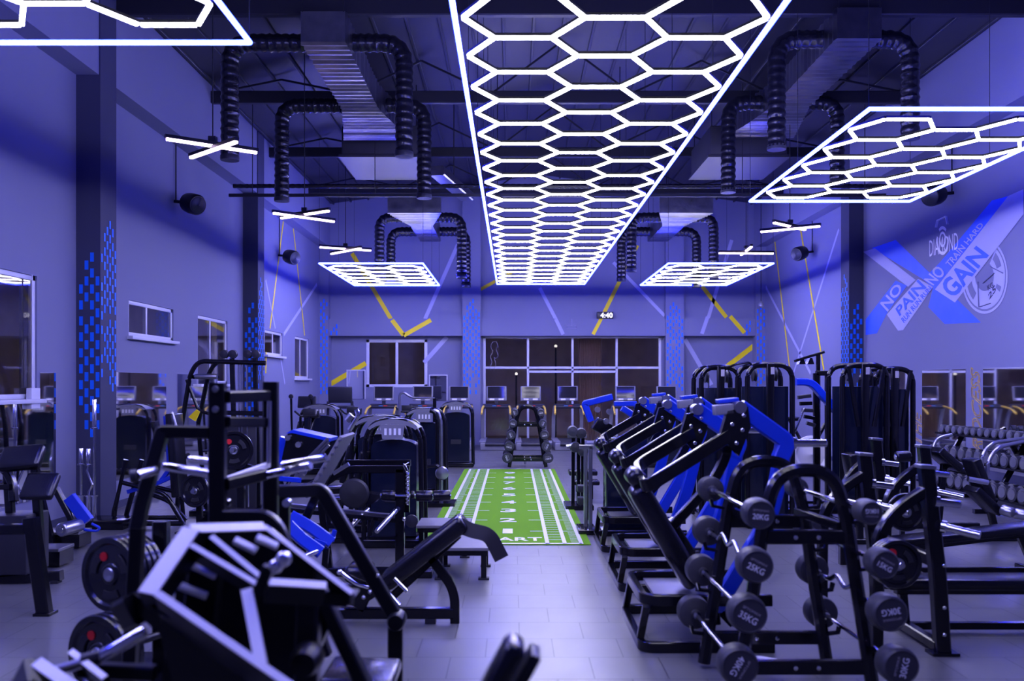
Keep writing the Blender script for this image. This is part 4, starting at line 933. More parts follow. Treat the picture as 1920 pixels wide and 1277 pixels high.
# ================================================================ G. dumbbell rack
def dumbbell(c, r, L, label, group):
    c = Vector(c); t = thing('dumbbell', label, 'dumbbell', c, group)
    ax = V(-1, -.12, .05).normalized()
    MB().cyl(c-ax*L*.3, c+ax*L*.3, .015, n=8).build('handle', 'chrome', t)
    for s in (-1, 1):
        h = MB().lathe(c+ax*s*L*.22, ax*s, [(r*.7, 0), (r, .012), (r, L*.26), (r*.85, L*.28), (0, L*.28)], 16).build('head', 'rubberhead', t)
        MB().lathe(c+ax*s*(L*.5), ax*s, [(r*.72, 0), (r*.72, .003), (0, .003)], 14).build('end_disc', 'steel', h)
    return t
t = thing('dumbbell_rack', 'long black three-shelf dumbbell rack along the right wall', 'dumbbell rack', (6.95, 13.2, 0))
SH = [(1.0, 6.95), (.64, 6.80), (.24, 6.65)]
for z_, x_ in SH: MB().box((x_, 12.55, z_), (.36, 4.0, .03), Matrix.Rotation(.12, 3, 'Y')).build('shelf', 'black', t)
for y_ in (10.7, 12.6, 14.4):
    MB().beam([V(6.6, y_, 0.02), V(7.2, y_, 1.1)], .07, .06, up=(0, 1, 0)).build('side_frame', 'black', t); MB().beam([V(6.4, y_, .03), V(7.3, y_, .03)], .07, .06).build('foot', 'black', t)
db = None; RW = (('top', .066), ('middle', .09), ('bottom', .098))
for (z_, x_), (nm, r_) in zip(SH, RW):
    n = 0; y_ = 14.35; first = None; sp = .195 if nm == 'top' else .235
    while y_ > 10.75:
        lab = 'dumbbell %s the %s shelf of the dumbbell rack' % ('at the far end of' if n == 0 else 'in the row along', nm) if False else None
        pos = ('far end' if n == 0 else 'near end' if y_-sp <= 10.75 else None)
        if first is None:
            first = dumbbell((x_-.02, y_, z_+.02+r_), r_, .26+r_, 'rubber dumbbell with steel end discs in the %s shelf row' % nm, 'dumbbells on the %s shelf' % nm); o = first
        else: o = dup(first, (x_-.02, y_, z_+.02+r_))
        y_ -= sp; n += 1
# ================================================================ LEFT SIDE
# H. foreground press machine with reflected light painted on its tube tops
t = thing('foreground_press_machine', 'large blurred black machine with sheen painted on its tube frame in the left foreground', 'exercise machine', (-1.0, 2.85, 0))
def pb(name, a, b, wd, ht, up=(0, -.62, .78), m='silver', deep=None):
    """black box section; light reflected off its top is painted in as a silver plate"""
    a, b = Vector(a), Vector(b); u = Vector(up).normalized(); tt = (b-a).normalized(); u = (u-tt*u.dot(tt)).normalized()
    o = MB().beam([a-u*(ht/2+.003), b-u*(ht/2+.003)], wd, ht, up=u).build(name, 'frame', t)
    MB().beam([a-u*.0015, b-u*.0015], wd*.96, .004, up=u).build('top_sheen', 'silver', o)
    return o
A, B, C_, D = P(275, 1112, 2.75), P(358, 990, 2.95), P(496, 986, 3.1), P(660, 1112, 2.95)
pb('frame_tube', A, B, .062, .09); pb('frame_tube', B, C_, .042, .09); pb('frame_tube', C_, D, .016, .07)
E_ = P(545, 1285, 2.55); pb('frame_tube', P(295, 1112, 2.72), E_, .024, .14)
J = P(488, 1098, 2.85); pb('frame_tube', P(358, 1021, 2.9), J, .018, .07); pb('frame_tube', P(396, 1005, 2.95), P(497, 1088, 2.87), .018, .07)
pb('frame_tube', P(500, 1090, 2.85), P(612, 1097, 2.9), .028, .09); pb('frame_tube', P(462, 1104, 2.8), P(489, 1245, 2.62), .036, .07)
MB().prism([P(232, 1130, 2.85), P(250, 1112, 2.85), P(300, 1150, 2.75), P(560, 1300, 2.7), P(330, 1300, 2.8), P(300, 1190, 2.8)], (0, .05, 0)).build('side_plate', 'frame', t)
MB().beam([P(262, 1138, 2.85), P(238, 1150, 2.9)], .10, .08, up=(0, 1, 0)).build('corner_block', 'frame', t)
MB().beam([P(390, 1040, 3.0), P(360, 1300, 3.0)], .11, .05, up=(0, 1, 0)).build('upright', 'frame', t)
for a, b in (((440, 1013), (480, 1033)), ((482, 1008), (520, 1025)), ((362, 1060), (405, 1080)), ((336, 1098), (388, 1118))):
    MB().beam([P(*a, 2.97), P(*b, 2.97)], .022, .02, up=(0, -.6, .8)).build('adjuster_bar', 'silver', t)
hb = MB().beam([P(485, 1112, 2.8), P(505, 1062, 2.8)], .035, .035, up=(0, 1, 0)).build('handle_stem', 'frame', t)
MB().ball(P(517, 1062, 2.78), .022).build('pull_knob', 'chrome', t); MB().ball(P(532, 1048, 2.78), .024).build('pull_knob', 'chrome', t)
MB().prism([P(500, 1102, 2.95), P(665, 1118, 3.0), P(650, 1140, 3.0), P(510, 1125, 2.95)], (0, .1, 0)).build('lower_cheek', 'frame', t)
MB().prism([P(345, 1010, 3.2), P(495, 1000, 3.25), P(640, 1125, 3.25), P(560, 1300, 3.2), P(300, 1300, 3.2)], (0, .12, 0)).build('housing_plate', 'frame', t)
# black cross piece and its supports down to the floor
MB().beam([P(580, 1118, 3.2), P(575, 1300, 3.1), V(-.72, 3.1, .03)], .08, .08, up=(0, 1, 0)).build('front_post', 'frame', t)
MB().lathe(P(573, 1240, 3.0), (0, 1, 0), [(0, -.05), (.04, -.045), (.052, 0), (.052, .06), (0, .06)], 20).build('hinge_boss', 'frame', t)
MB().beam([P(340, 1295, 2.9), V(-1.25, 3.0, .03)], .09, .09, up=(0, 1, 0)).build('rear_post', 'frame', t)
MB().beam([V(-1.6, 3.0, .03), V(-.2, 3.1, .03)], .09, .06).build('floor_beam', 'frame', t)
MB().beam([P(610, 1130, 3.2), P(690, 1300, 3.1)], .05, .06, up=(0, 1, 0)).build('diagonal_strut', 'frame', t)
# lower left horn arm of the same machine
t2 = thing('plate_horn_arm', 'chrome plate sleeve on an arm with painted-on sheen at the lower left corner', 'exercise machine', P(180, 1260, 3.0))
t, tk = t2, t
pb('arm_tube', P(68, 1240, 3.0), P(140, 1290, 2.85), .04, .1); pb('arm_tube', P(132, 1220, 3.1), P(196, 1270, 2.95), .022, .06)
MB().cyl(P(105, 1258, 3.05), P(155, 1243, 3.05), .018).build('horn_root', 'steel', t2); MB().cyl(P(155, 1240, 3.06), P(190, 1230, 3.07), .025).build('horn_collar', 'darkplastic', t2)
MB().lathe(P(188, 1232, 3.07), P(272, 1184, 3.1)-P(188, 1232, 3.07), [(.022, 0), (.022, .158), (.018, .165), (0, .165)], 18).build('plate_horn', 'chrome', t2)
MB().beam([P(60, 1262, 3.1), P(48, 1290, 3.0), V(-1.62, 3.0, .02)], .09, .09, up=(0, 1, 0)).build('arm_post', 'frame', t2)
MB().beam([P(150, 1255, 3.1), P(290, 1262, 3.1)], .05, .05).build('link_tube', 'frame', t2)
t = tk

# I. plate tree and its plates
ax = V(.42, 1, -.02).normalized()
t = thing('plate_tree', 'black plate storage post left of the foreground machine', 'plate rack', (-2.15, 5.6, 0))
MB().beam([V(-2.18, 5.62, .03), V(-2.18, 5.62, .95)], .09, .09).build('post', 'black', t); MB().bb(-2.5, -1.9, 5.3, 6.0, 0, .03, .005).build('base', 'black', t)
c1, c2 = P(203, 1078, 5.35), P(180, 1228, 5.1)
MB().cyl(c1+ax*.004, c1+ax*.3, .024).build('upper_horn', 'satin', t); MB().cyl(c2+ax*.004, c2+ax*.5, .024).build('lower_horn', 'satin', t)
for k, o_ in enumerate(('front', 'second', 'third', 'fourth', 'rearmost')):
    plate(c1+ax*.045*k, ax, .222, .042, '%s big black plate in the upper stack of the left plate tree' % o_, 'plates on the left plate tree', dot=(k == 0), grips=(k == 0))
for k, o_ in enumerate(('front', 'second', 'third')):
    plate(c2+ax*.05*k, ax, .222, .042, '%s big black plate in the lower stack of the left plate tree' % o_, 'plates on the left plate tree', dot=(k == 0), grips=(k == 0))

# J. blurred upright press frame (two posts, chrome horns)
t = thing('plate_loaded_press', 'tall black plate-loaded press frame with chrome horns, left of centre', 'exercise machine', (-1.25, 4.35, 0))
d = 4.3
MB().beam([P(408, 718, d), P(408, 1010, d), V(P(408, 0, d).x-.02, d, .03)], .076, .06, up=(0, 1, 0)).build('front_post', 'frame', t); fp = kids(t)[0]
for py in (730, 768): MB().lathe(P(404, py, d-.03), (0, -1, 0), [(.018, 0), (.014, .01), (0, .012)], 14).build('cap_bolt', 'steel', fp)
d2 = 4.75
MB().beam([P(508, 716, d2), P(508, 945, d2), V(P(508, 0, d2).x, d2, .03)], .075, .06, up=(0, 1, 0)).build('rear_post', 'frame', t)
MB().beam([P(421, 744, d), P(498, 741, d2-.05)], .06, .055, up=(0, -.4, 1)).build('top_crossbar', 'frame', t); MB().beam([P(421, 791, d), P(500, 792, d2)], .06, .05, up=(0, 0, 1)).build('middle_crossbar', 'frame', t)
MB().cyl(P(505, 752, d2-.06), P(504, 868, d2-.06), .012, n=12).build('guide_rod', 'steel', t)
MB().beam([P(393, 811, d), P(305, 809, d), P(268, 940, d-.1), P(255, 1000, d-.15)], .06, .058, up=(0, 1, 0), fr=.01).build('side_arm', 'frame', t)
MB().beam([P(258, 990, d-.15), V(-1.78, d-.15, .03)], .06, .058, up=(0, 1, 0)).build('side_leg', 'frame', t)
MB().beam([V(-1.85, 4.2, .03), V(-.5, 4.4, .03)], .08, .06).build('floor_beam', 'frame', t)
def sleeve(a, b, r=.022, m='chrome'): MB().lathe(a, b-a, [(r, 0), (r, (b-a).length-.01), (r*.8, (b-a).length), (0, (b-a).length)], 18).build('plate_horn', m, t)
sleeve(P(394, 888, d-.02), P(306, 874, d+.02), .021); sleeve(P(394, 866, d+.15), P(354, 861, d+.15), .02); sleeve(P(291, 882, d-.1), P(257, 892, d-.2), .022)
MB().lathe(P(258, 892, d-.19), (-1, -.3, -.1), [(.026, 0), (.03, .005), (.03, .03), (0, .03)], 18).build('horn_stop', 'darkplastic', t)
sleeve(P(494, 892, d2-.15), P(583, 873, d2-.25), .022); sleeve(P(530, 872, d2+.15), P(612, 858, d2+.1), .022)
MB().beam([P(421, 908, d), P(494, 890, d2-.15)], .055, .055).build('lever_tube', 'frame', t); MB().beam([P(425, 900, d+.05), P(510, 869, d2)], .02, .03).build('lever_edge', 'silver', t)
MB().beam([P(421, 967, d), P(500, 968, d), P(522, 990, d), P(557, 1080, d), P(610, 1230, d)], .06, .07, up=(0, 1, 0), fr=.06).build('bent_leg', 'frame', t)
MB().prism([P(365, 985, d+.1), P(390, 960, d+.1), P(425, 960, d+.1), P(425, 1060, d+.1), P(350, 1060, d+.1)], (0, .06, 0)).build('gusset_plate', 'frame', t)
for py, px in ((942, 427), (942, 540)): MB().cyl(P(px, py, d+.1)-V(0, .04, 0), P(px, py, d+.1), .02, n=14).build('pivot_bolt', 'chrome', t)

# K. slanted black frame with hinge ball
t = thing('slanted_lever_frame', 'black frame with a long slanted arm ending in a round hinge', 'exercise machine', (-1.0, 4.9, 0))
d = 4.9
MB().beam([P(516, 922, d+.3), P(603, 918, d+.1), P(748, 1168, d)], .074, .06, up=(0, 1, 0), fr=.05).build('slanted_arm', 'frame', t)
MB().lathe(P(742, 1167, d-.06), (0, 1, 0), [(0, -.02), (.04, -.018), (.048, 0), (.048, .1), (0, .1)], 24).build('hinge', 'frame', t)
MB().beam([P(742, 1167, d+.03), V(P(740, 0, d).x, d+.03, .03)], .08, .07, up=(0, 1, 0)).build('front_leg', 'frame', t)
MB().beam([V(-1.6, d+.1, .03), V(-.55, d+.03, .03)], .08, .06).build('floor_beam', 'frame', t); MB().beam([P(530, 925, d+.3), V(P(530, 0, d+.3).x, d+.3, .03)], .08, .06, up=(0, 1, 0)).build('rear_leg', 'frame', t)
for q in ((708, 1080), (694, 1110), (682, 1120)): bolt(P(*q, d-.04), (0, -1, 0), t, .01)
# selector pins / foot mechanism at bottom
t = thing('selector_mechanism', 'small black and chrome pin mechanism between the foreground frames', 'exercise machine', (-1.15, 4.2, 0))
d = 4.2
for (px, y0_, y1_) in ((513, 1120, 1290), (532, 1140, 1290)): MB().cyl(P(px, y0_, d), V(P(px, 0, d).x, d, .02), .011, n=10).build('rod', 'darkplastic', t)
MB().bb(-1.3, -.95, 4.1, 4.3, 0, .03).build('base', 'frame', t); MB().beam([P(503, 1165, d), P(540, 1165, d)], .03, .04).build('clamp', 'frame', t)
for q in ((505, 1203), (525, 1178), (519, 1245)): MB().ball(P(*q, d-.03), .014, 10).build('knob', 'chrome', t)

# seat pads at the bottom edge
t = thing('flat_seat', 'shiny padded seat at the bottom edge below the slanted arm', 'weight bench', P(675, 1262, 3.9))
a, b = P(612, 1262, 3.95), P(745, 1268, 3.95); cushion('seat', a, b, .34, .06, (0, 0, 1), t)
MB().beam([(a+b)/2+V(0, 0, -.04), V((a.x+b.x)/2, 3.95, .03)], .07, .07).build('post', 'frame', t); MB().bb(a.x+.05, b.x-.05, 3.8, 4.1, 0, .03).build('base', 'frame', t)
t = thing('foreground_bench', 'blurred black padded bench end at the bottom centre of the picture', 'weight bench', (-.05, 2.6, 0))
a, b = P(972, 1198, 2.5), P(912, 1310, 2.5); cushion('bench_pad', a, b, .15, .062, (.88, 0, -.47), t, bev=.028)
cushion('pad_board', a+V(.05, .03, -.04), b+V(.05, .03, -.03), .13, .03, (.88, 0, -.47), t, 'satin', .006)
MB().beam([b+V(.05, 0, 0), V(b.x+.1, 2.4, .03)], .06, .06, up=(0, 1, 0)).build('post', 'frame', t); MB().bb(b.x-.1, b.x+.4, 2.3, 2.5, 0, .04).build('base', 'frame', t)

# L. incline bench with strap
t = thing('incline_sit_up_bench', 'black incline bench pointing at the turf with a strap over its top', 'weight bench', (-.75, 6.83, 0))
d = 6.83; a, b = P(722, 1092, d), P(872, 975, d); n_ = V(-.6, 0, .8)
cushion('back_pad', a, b, .30, .13, n_, t, bev=.04)
MB().beam([a+V(.05, 0, -.11), b+V(-.05, 0, -.11)], .06, .06, up=(0, 1, 0)).build('pad_rail', 'black', t)
MB().beam([P(800, 1035, d), P(845, 1095, d), P(853, 1120, d), V(P(853, 0, d).x, d, .0)], .07, .06, up=(0, 1, 0), fr=.08).build('front_leg', 'black', t); fl_ = [c for c in kids(t)][-1]
for py in (1152,): bolt(P(858, py, d), (1, 0, 0), fl_, .012)
MB().beam([V(-1.85, d, .075), V(-.45, d, .075)], .07, .08).build('floor_beam', 'black', t)
for x_ in (-.62, -1.6): MB().bb(x_-.04, x_+.04, d-.04, d+.04, 0, .04).build('foot_block', 'rubber', t)
MB().beam([P(690, 1110, d), V(-1.15, d, .1)], .07, .07, up=(0, 1, 0)).build('rear_post', 'black', t)
cushion('seat', P(650, 1072, d), P(700, 1072, d), .32, .13, (0, 0, 1), t, bev=.05)
MB().prism([P(650, 1100, d-.08), P(700, 1095, d-.08), P(706, 1118, d-.08), P(672, 1140, d-.08), P(640, 1130, d-.08)], (0, .16, 0)).build('seat_bracket', 'black', t)
MB().cyl(P(740, 1085, d-.18), P(764, 1109, d-.22), .016).build('chrome_grip', 'chrome', t); MB().cyl(P(722, 1105, d-.2), P(749, 1136, d-.24), .02).build('chrome_grip', 'chrome', t)
MB().tube(fillet([P(640, 1074, d-.2), P(668, 1096, d-.2), P(690, 1102, d-.15)], .04), .014, 10).build('chrome_lever', 'chrome', t); MB().ball(P(637, 1073, d-.2), .022).build('knob', 'chrome', t)
st = MB(); pts = fillet([P(862, 980, d), P(882, 990, d), P(918, 998, d), P(932, 1025, d), P(941, 1043, d)], .08, 5)
st.sweep([p+V(0, -.1, 0) for p in pts], rrect(.11, .006, .001), up=(0, -.9, .3)); st.sweep([p+V(0, -.07, -.015) for p in pts[:-3]], rrect(.09, .005, .001), up=(0, -.8, .5))
tag(st.build('resistance_band', 'rubber'), 'wide black rubber strap draped over the top of the incline bench', 'strap')

# M. step platforms
def steplat(x0, x1, y0, y1, h, label):
    t = thing('step_platform', label, 'step platform', ((x0+x1)/2, y0, 0), 'grey step platforms')
    MB().bb(x0, x1, y0, y1, h-.03, h, .004).build('deck', 'board', t); MB().bb(x0+.01, x1-.01, y0+.01, y1-.01, h-.075, h-.031).build('frame', 'black', t)
    for x_ in (x0+.05, x1-.05):
        for y_ in (y0+.05, y1-.05):
            l = MB().bb(x_-.025, x_+.025, y_-.025, y_+.025, 0.015, h-.07).build('leg', 'black', t); MB().bb(x_-.05, x_+.05, y_-.035, y_+.035, 0, .018).build('foot', 'rubber', l)
steplat(-.72, -.22, 8.3, 9.0, .30, 'low grey-topped step platform behind the incline bench')
steplat(-1.0, -.45, 9.35, 9.9, .34, 'second grey-topped platform farther behind, beside the turf')

# N. chain-draped leg machine with foam rollers
t = thing('leg_curl_machine', 'black leg machine with rollers and a chain hanging on its post', 'exercise machine', (-1.3, 8.5, 0))
d = 8.5
MB().beam([P(600, 912, d), P(648, 880, d), P(768, 880, d)], .07, .07, up=(0, 1, 0), fr=.1).build('top_frame', 'black', t)
MB().beam([P(650, 868, d+.4), P(770, 868, d+.4)], .06, .06, up=(0, 1, 0)).build('rear_frame', 'black', t)
MB().beam([V(P(750, 0, d).x, d, .05), P(750, 880, d)], .085, .07, up=(0, 1, 0)).build('main_post', 'black', t); MB().beam([P(762, 880, d+.1), P(762, 960, d+.1)], .06, .05, up=(0, 1, 0)).build('side_post', 'black', t)
MB().beam([V(P(618, 0, d).x, d, .02), P(600, 912, d)], .07, .07, up=(0, 1, 0)).build('rear_post', 'black', t)
MB().beam([V(-2.0, d, .04), V(-.88, d, .04)], .09, .08).build('floor_beam', 'black', t); MB().bb(-1.12, -.75, 8.38, 8.62, 0, .07, .008).build('foot_plate', 'black', t)
for i, (a, b) in enumerate((((716, 929), (742, 930)), ((770, 928), (777, 928)), ((780, 930), (811, 930)), ((813, 930), (845, 929)))):
    foamroller(P(*a, d-.05), P(*b, d-.05), .036 if i == 1 else .05, t)
MB().cyl(P(714, 929, d-.05), P(846, 930, d-.05), .012).build('roller_axle', 'chrome', t)
MB().beam([P(530, 946, d+.1), P(742, 968, d+.1)], .05, .035).build('carriage_rail', 'steel', t); MB().beam([P(530, 955, d), P(742, 976, d)], .05, .04).build('carriage_rail', 'black', t)
sleeve(P(742, 958, d-.1), P(706, 997, d-.4), .024); sleeve(P(690, 955, d+.2), P(660, 985, d-.1), .022)
MB().prism([P(655, 950, d+.5), P(640, 945, d+.5), P(690, 925, d+.5), P(720, 930, d+.5), P(700, 945, d+.5)], (0, .2, 0)).build('seat_wedge', 'vinyl', t)
MB().lathe(P(665, 925, d+.5), (0, -1, 0), [(0, 0), (.14, .0), (.15, .02), (.13, .05), (0, .07)], 28).build('cam_disc', 'rubber', t)
MB().lathe(P(772, 977, d-.05), (0, -1, 0), [(.06, 0), (.06, .02), (.02, .03), (0, .03)], 16).build('adjuster_disc', 'darkplastic', t)
MB().lathe(P(758, 973, d-.05), (0, -1, 0), [(.02, 0), (.02, .02), (0, .03)], 10).build('adjuster_knob', 'chrome', t)
MB().beam([P(695, 1008, d-.1), P(742, 1008, d-.1)], .05, .03).build('foot_bar', 'black', t); MB().beam([P(700, 975, d-.1), P(692, 1010, d-.1)], .04, .04).build('foot_bar_stem', 'black', t)
ch = MB(); p = [P(765, 868, d-.08), P(758, 872, d-.1), P(764, 885, d-.09)]+[P(764+(1.6 if k % 2 else -1.2), 885+k*3.6, d-.09) for k in range(18)]
for k, (a, b) in enumerate(zip(p, p[1:])):
    m_ = (a+b)/2; dv = (b-a)*.75; s_ = V(.011, 0, 0) if k % 2 else V(0, .011, 0); ch.tube([m_-dv, m_-dv*.5+s_, m_+dv*.5+s_, m_+dv, m_+dv*.5-s_, m_-dv*.5-s_], .0045, 5, closed=True)
tag(ch.build('steel_chain', 'chain'), 'galvanised chain dangling from the post of the roller leg machine', 'chain')

# O. leg press with treadplate
t = thing('leg_press_machine', 'angled leg press with diamond-plate foot board and blue carriage', 'exercise machine', (-2.1, 7.6, 0))
d = 7.6
MB().prism([P(538, 815, d), P(548, 806, d), P(618, 825, d), P(604, 860, d), P(560, 870, d), P(528, 862, d)], (0, .30, 0)).build('carriage', 'black', t); ca = kids(t)[0]
MB().prism([P(536, 813, d-.005), P(548, 806, d-.005), P(620, 822, d-.005), P(619, 828, d-.005), P(548, 812, d-.005)], (0, .31, 0)).build('blue_lid', 'blue', ca)
for q in ((539, 821), (559, 834)): MB().cyl(P(*q, d-.04), P(*q, d), .024, n=16).build('pivot_pin', 'chrome', ca)
MB().beam([P(538, 822, d+.1), P(520, 868, d+.1)], .10, .08, up=(0, 1, 0)).build('blue_arm', 'blue', t)
a, b = P(652, 815, d+.05), P(588, 925, d+.05)
cushion('foot_board', a, b, .6, .03, (-.8, 0, -.5), t, 'board', .004); fb = kids(t)[-1]
for k in range(9):
    q = a.lerp(b, .06+.11*k); MB().box(q+V(.012, -.301, 0), (.03, .012, .012)).build('tread_ridge', 'steel', fb)
for k in range(3): MB().beam([P(560+k*0, 878+k*8, d), P(616, 822+k*6, d)], .015, .03).build('rail_%s' % ('upper', 'middle', 'lower')[k], 'steel', t)
MB().tube(fillet([P(655, 807, d), P(672, 778, d), P(668, 768, d)], .03), .02, 10).build('handle_lever', 'chrome', t); MB().cyl(P(650, 789, d), P(660, 778, d), .03).build('handle_grip', 'steel', t)
for a_, b_ in (((640, 830), (560, 1000)), ((600, 905), (660, 1000))): MB().beam([P(*a_, d+.3), P(*b_, d+.3)], .07, .07, up=(0, 1, 0)).build('guide_frame', 'black', t)
MB().beam([P(560, 995, d+.3), V(P(560, 0, d).x, d+.3, .03)], .07, .07, up=(0, 1, 0)).build('frame_leg', 'black', t)
MB().beam([P(654, 870, d-.2), P(625, 888, d-.2)], .03, .03).build('peg', 'steel', t)
for s, q in ((0, ((545, 968), (585, 990), (622, 1018))), (1, ((540, 985), (565, 1010), (602, 1036)))):
    MB().beam([P(*p_, d-.3*s) for p_ in q], .085, .10, up=(0, .3, 1), fr=.06).build('blue_fork', 'blue', t)
MB().cyl(P(622, 1015, d), P(628, 994, d), .02).build('fork_grip', 'blue', t); sleeve(P(600, 1032, d-.3), P(572, 1043, d-.45), .022)
MB().beam([P(612, 1028, d-.1), V(P(608, 0, d).x, d-.1, .03)], .05, .05).build('fork_post', 'black', t); MB().beam([V(-2.3, d+.2, .04), V(-1.3, d+.2, .04)], .09, .08).build('floor_beam', 'black', t)
MB().prism([P(590, 1010, d-.1), P(612, 1018, d-.1), P(608, 1024, d-.1), P(586, 1017, d-.1)], (0, .02, 0)).build('blue_gusset', 'blue', t)

# P. assisted dip and chin tower
t = thing('cable_tower', 'tall black cable tower with pulleys and a curved chin frame, left side', 'exercise machine', (-3.9, 12.4, 0))
d = 12.4
for k, (dx, dd) in enumerate(((0, 0), (34, .5))):
    MB().tube(fillet([P(341+dx*.9, 795, d+dd), P(357+dx, 700-(0), d+dd), P(372+dx, 677, d+dd), P(498, 681, d+dd)], .25, 6), .032, 12).build('chin_frame', 'black', t)
    MB().tube([P(341+dx*.9, 795, d+dd), V(P(332+dx*.9, 0, d).x, d+dd, .03)], .032, 12).build('frame_leg', 'black', t)
for px in (435, 478): MB().beam([V(P(px, 0, d).x, d+.2, .04), P(px, 672, d+.2)], .06, .06).build('mast', 'black', t)
for px in (421, 437, 465, 480): MB().lathe(P(px, 664, d+.15), (0, -1, 0), [(0, -.05), (.055, -.045), (.06, -.02), (.05, 0), (.06, .02), (.055, .045), (0, .05)], 22).build('pulley', 'darkplastic', t)
for px in (452, 462, 492, 447): MB().cyl(V(P(px, 0, d).x, d+.1, .1), P(px, 684, d+.1), .013, n=10).build('guide_rod', 'chrome', t)
MB().beam([P(364, 707, d), P(408, 707, d+.4)], .07, .05).build('knee_pad', 'vinyl', t); foamroller(P(366, 706, d-.05), P(407, 706, d-.05), .035, t, 'chrome_roller', 'steel')
MB().bb(-4.4, -3.3, 12.3, 13.0, 0, .08, .01).build('base', 'black', t)
MB().tube(fillet([P(350, 712, d), P(372, 770, d), P(400, 778, d)], .06), .022, 10).build('press_arm', 'black', t); MB().bb(-4.15, -3.55, 12.5, 12.85, .08, 1.25, .01).build('weight_stack', 'darkplastic', t)
MB().beam([P(425, 774, d-.3), P(520, 776, d-.3)], .06, .06).build('cross_tube', 'black', t)
MB().prism([P(353, 782, d-.4), P(368, 768, d-.4), P(374, 772, d-.4), P(366, 790, d-.4)], (0, .03, 0)).build('yellow_tag', 'yellow', t)

# Q. crunch / hack machines behind
t = thing('curved_sled_machine', 'black curved-tube machine with blue struts and grey pad before the left mirror', 'exercise machine', (-4.5, 11.4, 0))
for yy, px0 in ((11.3, 0), (11.8, 30)):
    pts = [P(236+px0, 862, yy), P(213+px0*.8, 965, yy), V(P(218+px0*.7, 0, yy).x, yy, .06), V(P(345, 0, yy).x, yy, .06)]
    MB().tube(fillet(pts, .14, 6), .032, 12).build('skid_frame', 'black', t)
    MB().tube(fillet([P(230+px0, 905, yy), P(310+px0, 925, yy), P(345, 985, yy)], .1), .028, 10).build('upper_rail', 'black', t)
MB().tube(fillet([P(250, 915, 11.5), P(318, 940, 11.5), P(350, 975, 11.5)], .1), .026, 10).build('middle_rail', 'black', t)
MB().beam([P(312, 780, 11.5), P(320, 880, 11.5), P(333, 915, 11.5)], .06, .08, up=(0, 1, 0), fr=.1).build('blue_upright', 'blue', t); MB().beam([P(240, 922, 11.4), P(300, 905, 11.4), P(330, 890, 11.4)], .05, .07, up=(0, 1, 0), fr=.1).build('blue_strut', 'blue', t)
MB().beam([P(300, 905, 11.4), P(325, 870, 11.4)], .05, .06, up=(0, 1, 0)).build('blue_strut', 'blue', t)
cushion('back_pad', P(326, 775, 11.45), P(338, 930, 11.45), .36, .10, (1, 0, .1), t, 'vinyl'); MB().tube(fillet([P(318, 790, 11.3), P(322, 772, 11.3), P(330, 800, 11.3)], .03), .02, 8).build('pad_tube', 'steel', t)
plate(P(364, 921, 10.9), (.3, 1, 0), .2, .04, 'black plate with cut-outs low beside the curved sled machine', 'plates on the left machines', dot=False)
plate(P(438, 845, 9.2), (-.5, 1, 0), .2, .04, 'black plate with red badge behind the tall press frame', 'plates on the left machines')
t = thing('plate_peg_stand', 'low black plate peg stand by the curved sled machine', 'plate rack', (-3.8, 11.0, 0)); MB().beam([V(-3.82, 11.05, .02), V(-3.82, 11.05, .62)], .07, .07).build('post', 'black', t); MB().bb(-4.05, -3.6, 10.85, 11.25, 0, .025).build('base', 'black', t); MB().cyl((-3.84, 10.85, .51), (-3.82, 11.05, .51), .024).build('peg', 'steel', t)
t = thing('seated_row_machine', 'black seated row frame behind the tall press posts', 'exercise machine', (-2.9, 9.5, 0)); MB().beam([V(-2.82, 9.4, .02), V(-2.82, 9.4, 1.2)], .08, .08).build('post', 'black', t); MB().cyl((-2.84, 9.15, 1.13), (-2.82, 9.4, 1.13), .024).build('peg', 'steel', t)
MB().beam([V(-3.4, 9.5, .03), V(-2.2, 9.5, .03)], .08, .06).build('floor_beam', 'black', t); MB().beam([V(-2.82, 9.4, .95), V(-2.45, 9.45, .85), V(-2.3, 9.5, .05)], .07, .07, up=(0, 1, 0), fr=.1).build('bent_arm', 'black', t); MB().beam([V(-2.75, 9.4, .85), V(-2.2, 9.4, .8)], .05, .05).build('blue_lever', 'blue', t)

# R. preacher machine at the left edge
t = thing('preacher_curl_machine', 'black preacher curl machine with two shiny pads at the left edge', 'exercise machine', (-4.4, 8.1, 0))
d = 8.2
cushion('arm_pad', P(2, 862, d), P(80, 856, d), .25, .10, (.3, -.72, .62), t, bev=.035); cushion('chest_pad', P(44, 912, d-.15), P(106, 912, d-.15), .27, .07, (.3, -.74, .6), t, bev=.03)
for px in (14, 66): MB().beam([P(px, 880, d+.1), V(P(px+2, 0, d).x, d+.1, .06)], .07, .07).build('upright', 'black', t)
MB().beam([P(-20, 870, d+.1), P(10, 880, d+.05), P(24, 905, d+.05), P(26, 940, d)], .06, .07, up=(0, 1, 0), fr=.1).build('curved_bracket', 'black', t)
MB().beam([P(-30, 1090, d), V(P(116, 0, d).x, d, .07)], .08, .09).build('floor_beam', 'black', t); MB().bb(P(98, 0, d).x, P(112, 0, d).x, d-.04, d+.04, 0, .03).build('foot', 'rubber', t)
MB().bb(-4.75, -4.35, 8.1, 8.5, .09, .62, .01).build('weight_stack', 'darkplastic', t)
MB().beam([P(-20, 913, d), P(20, 913, d)], .05, .05).build('grip_tube', 'black', t)
t = thing('squat_stand_frame', 'black bolted post with side beam standing at the left foreground', 'exercise machine', (-3.8, 7.08, 0)); d = 7.08
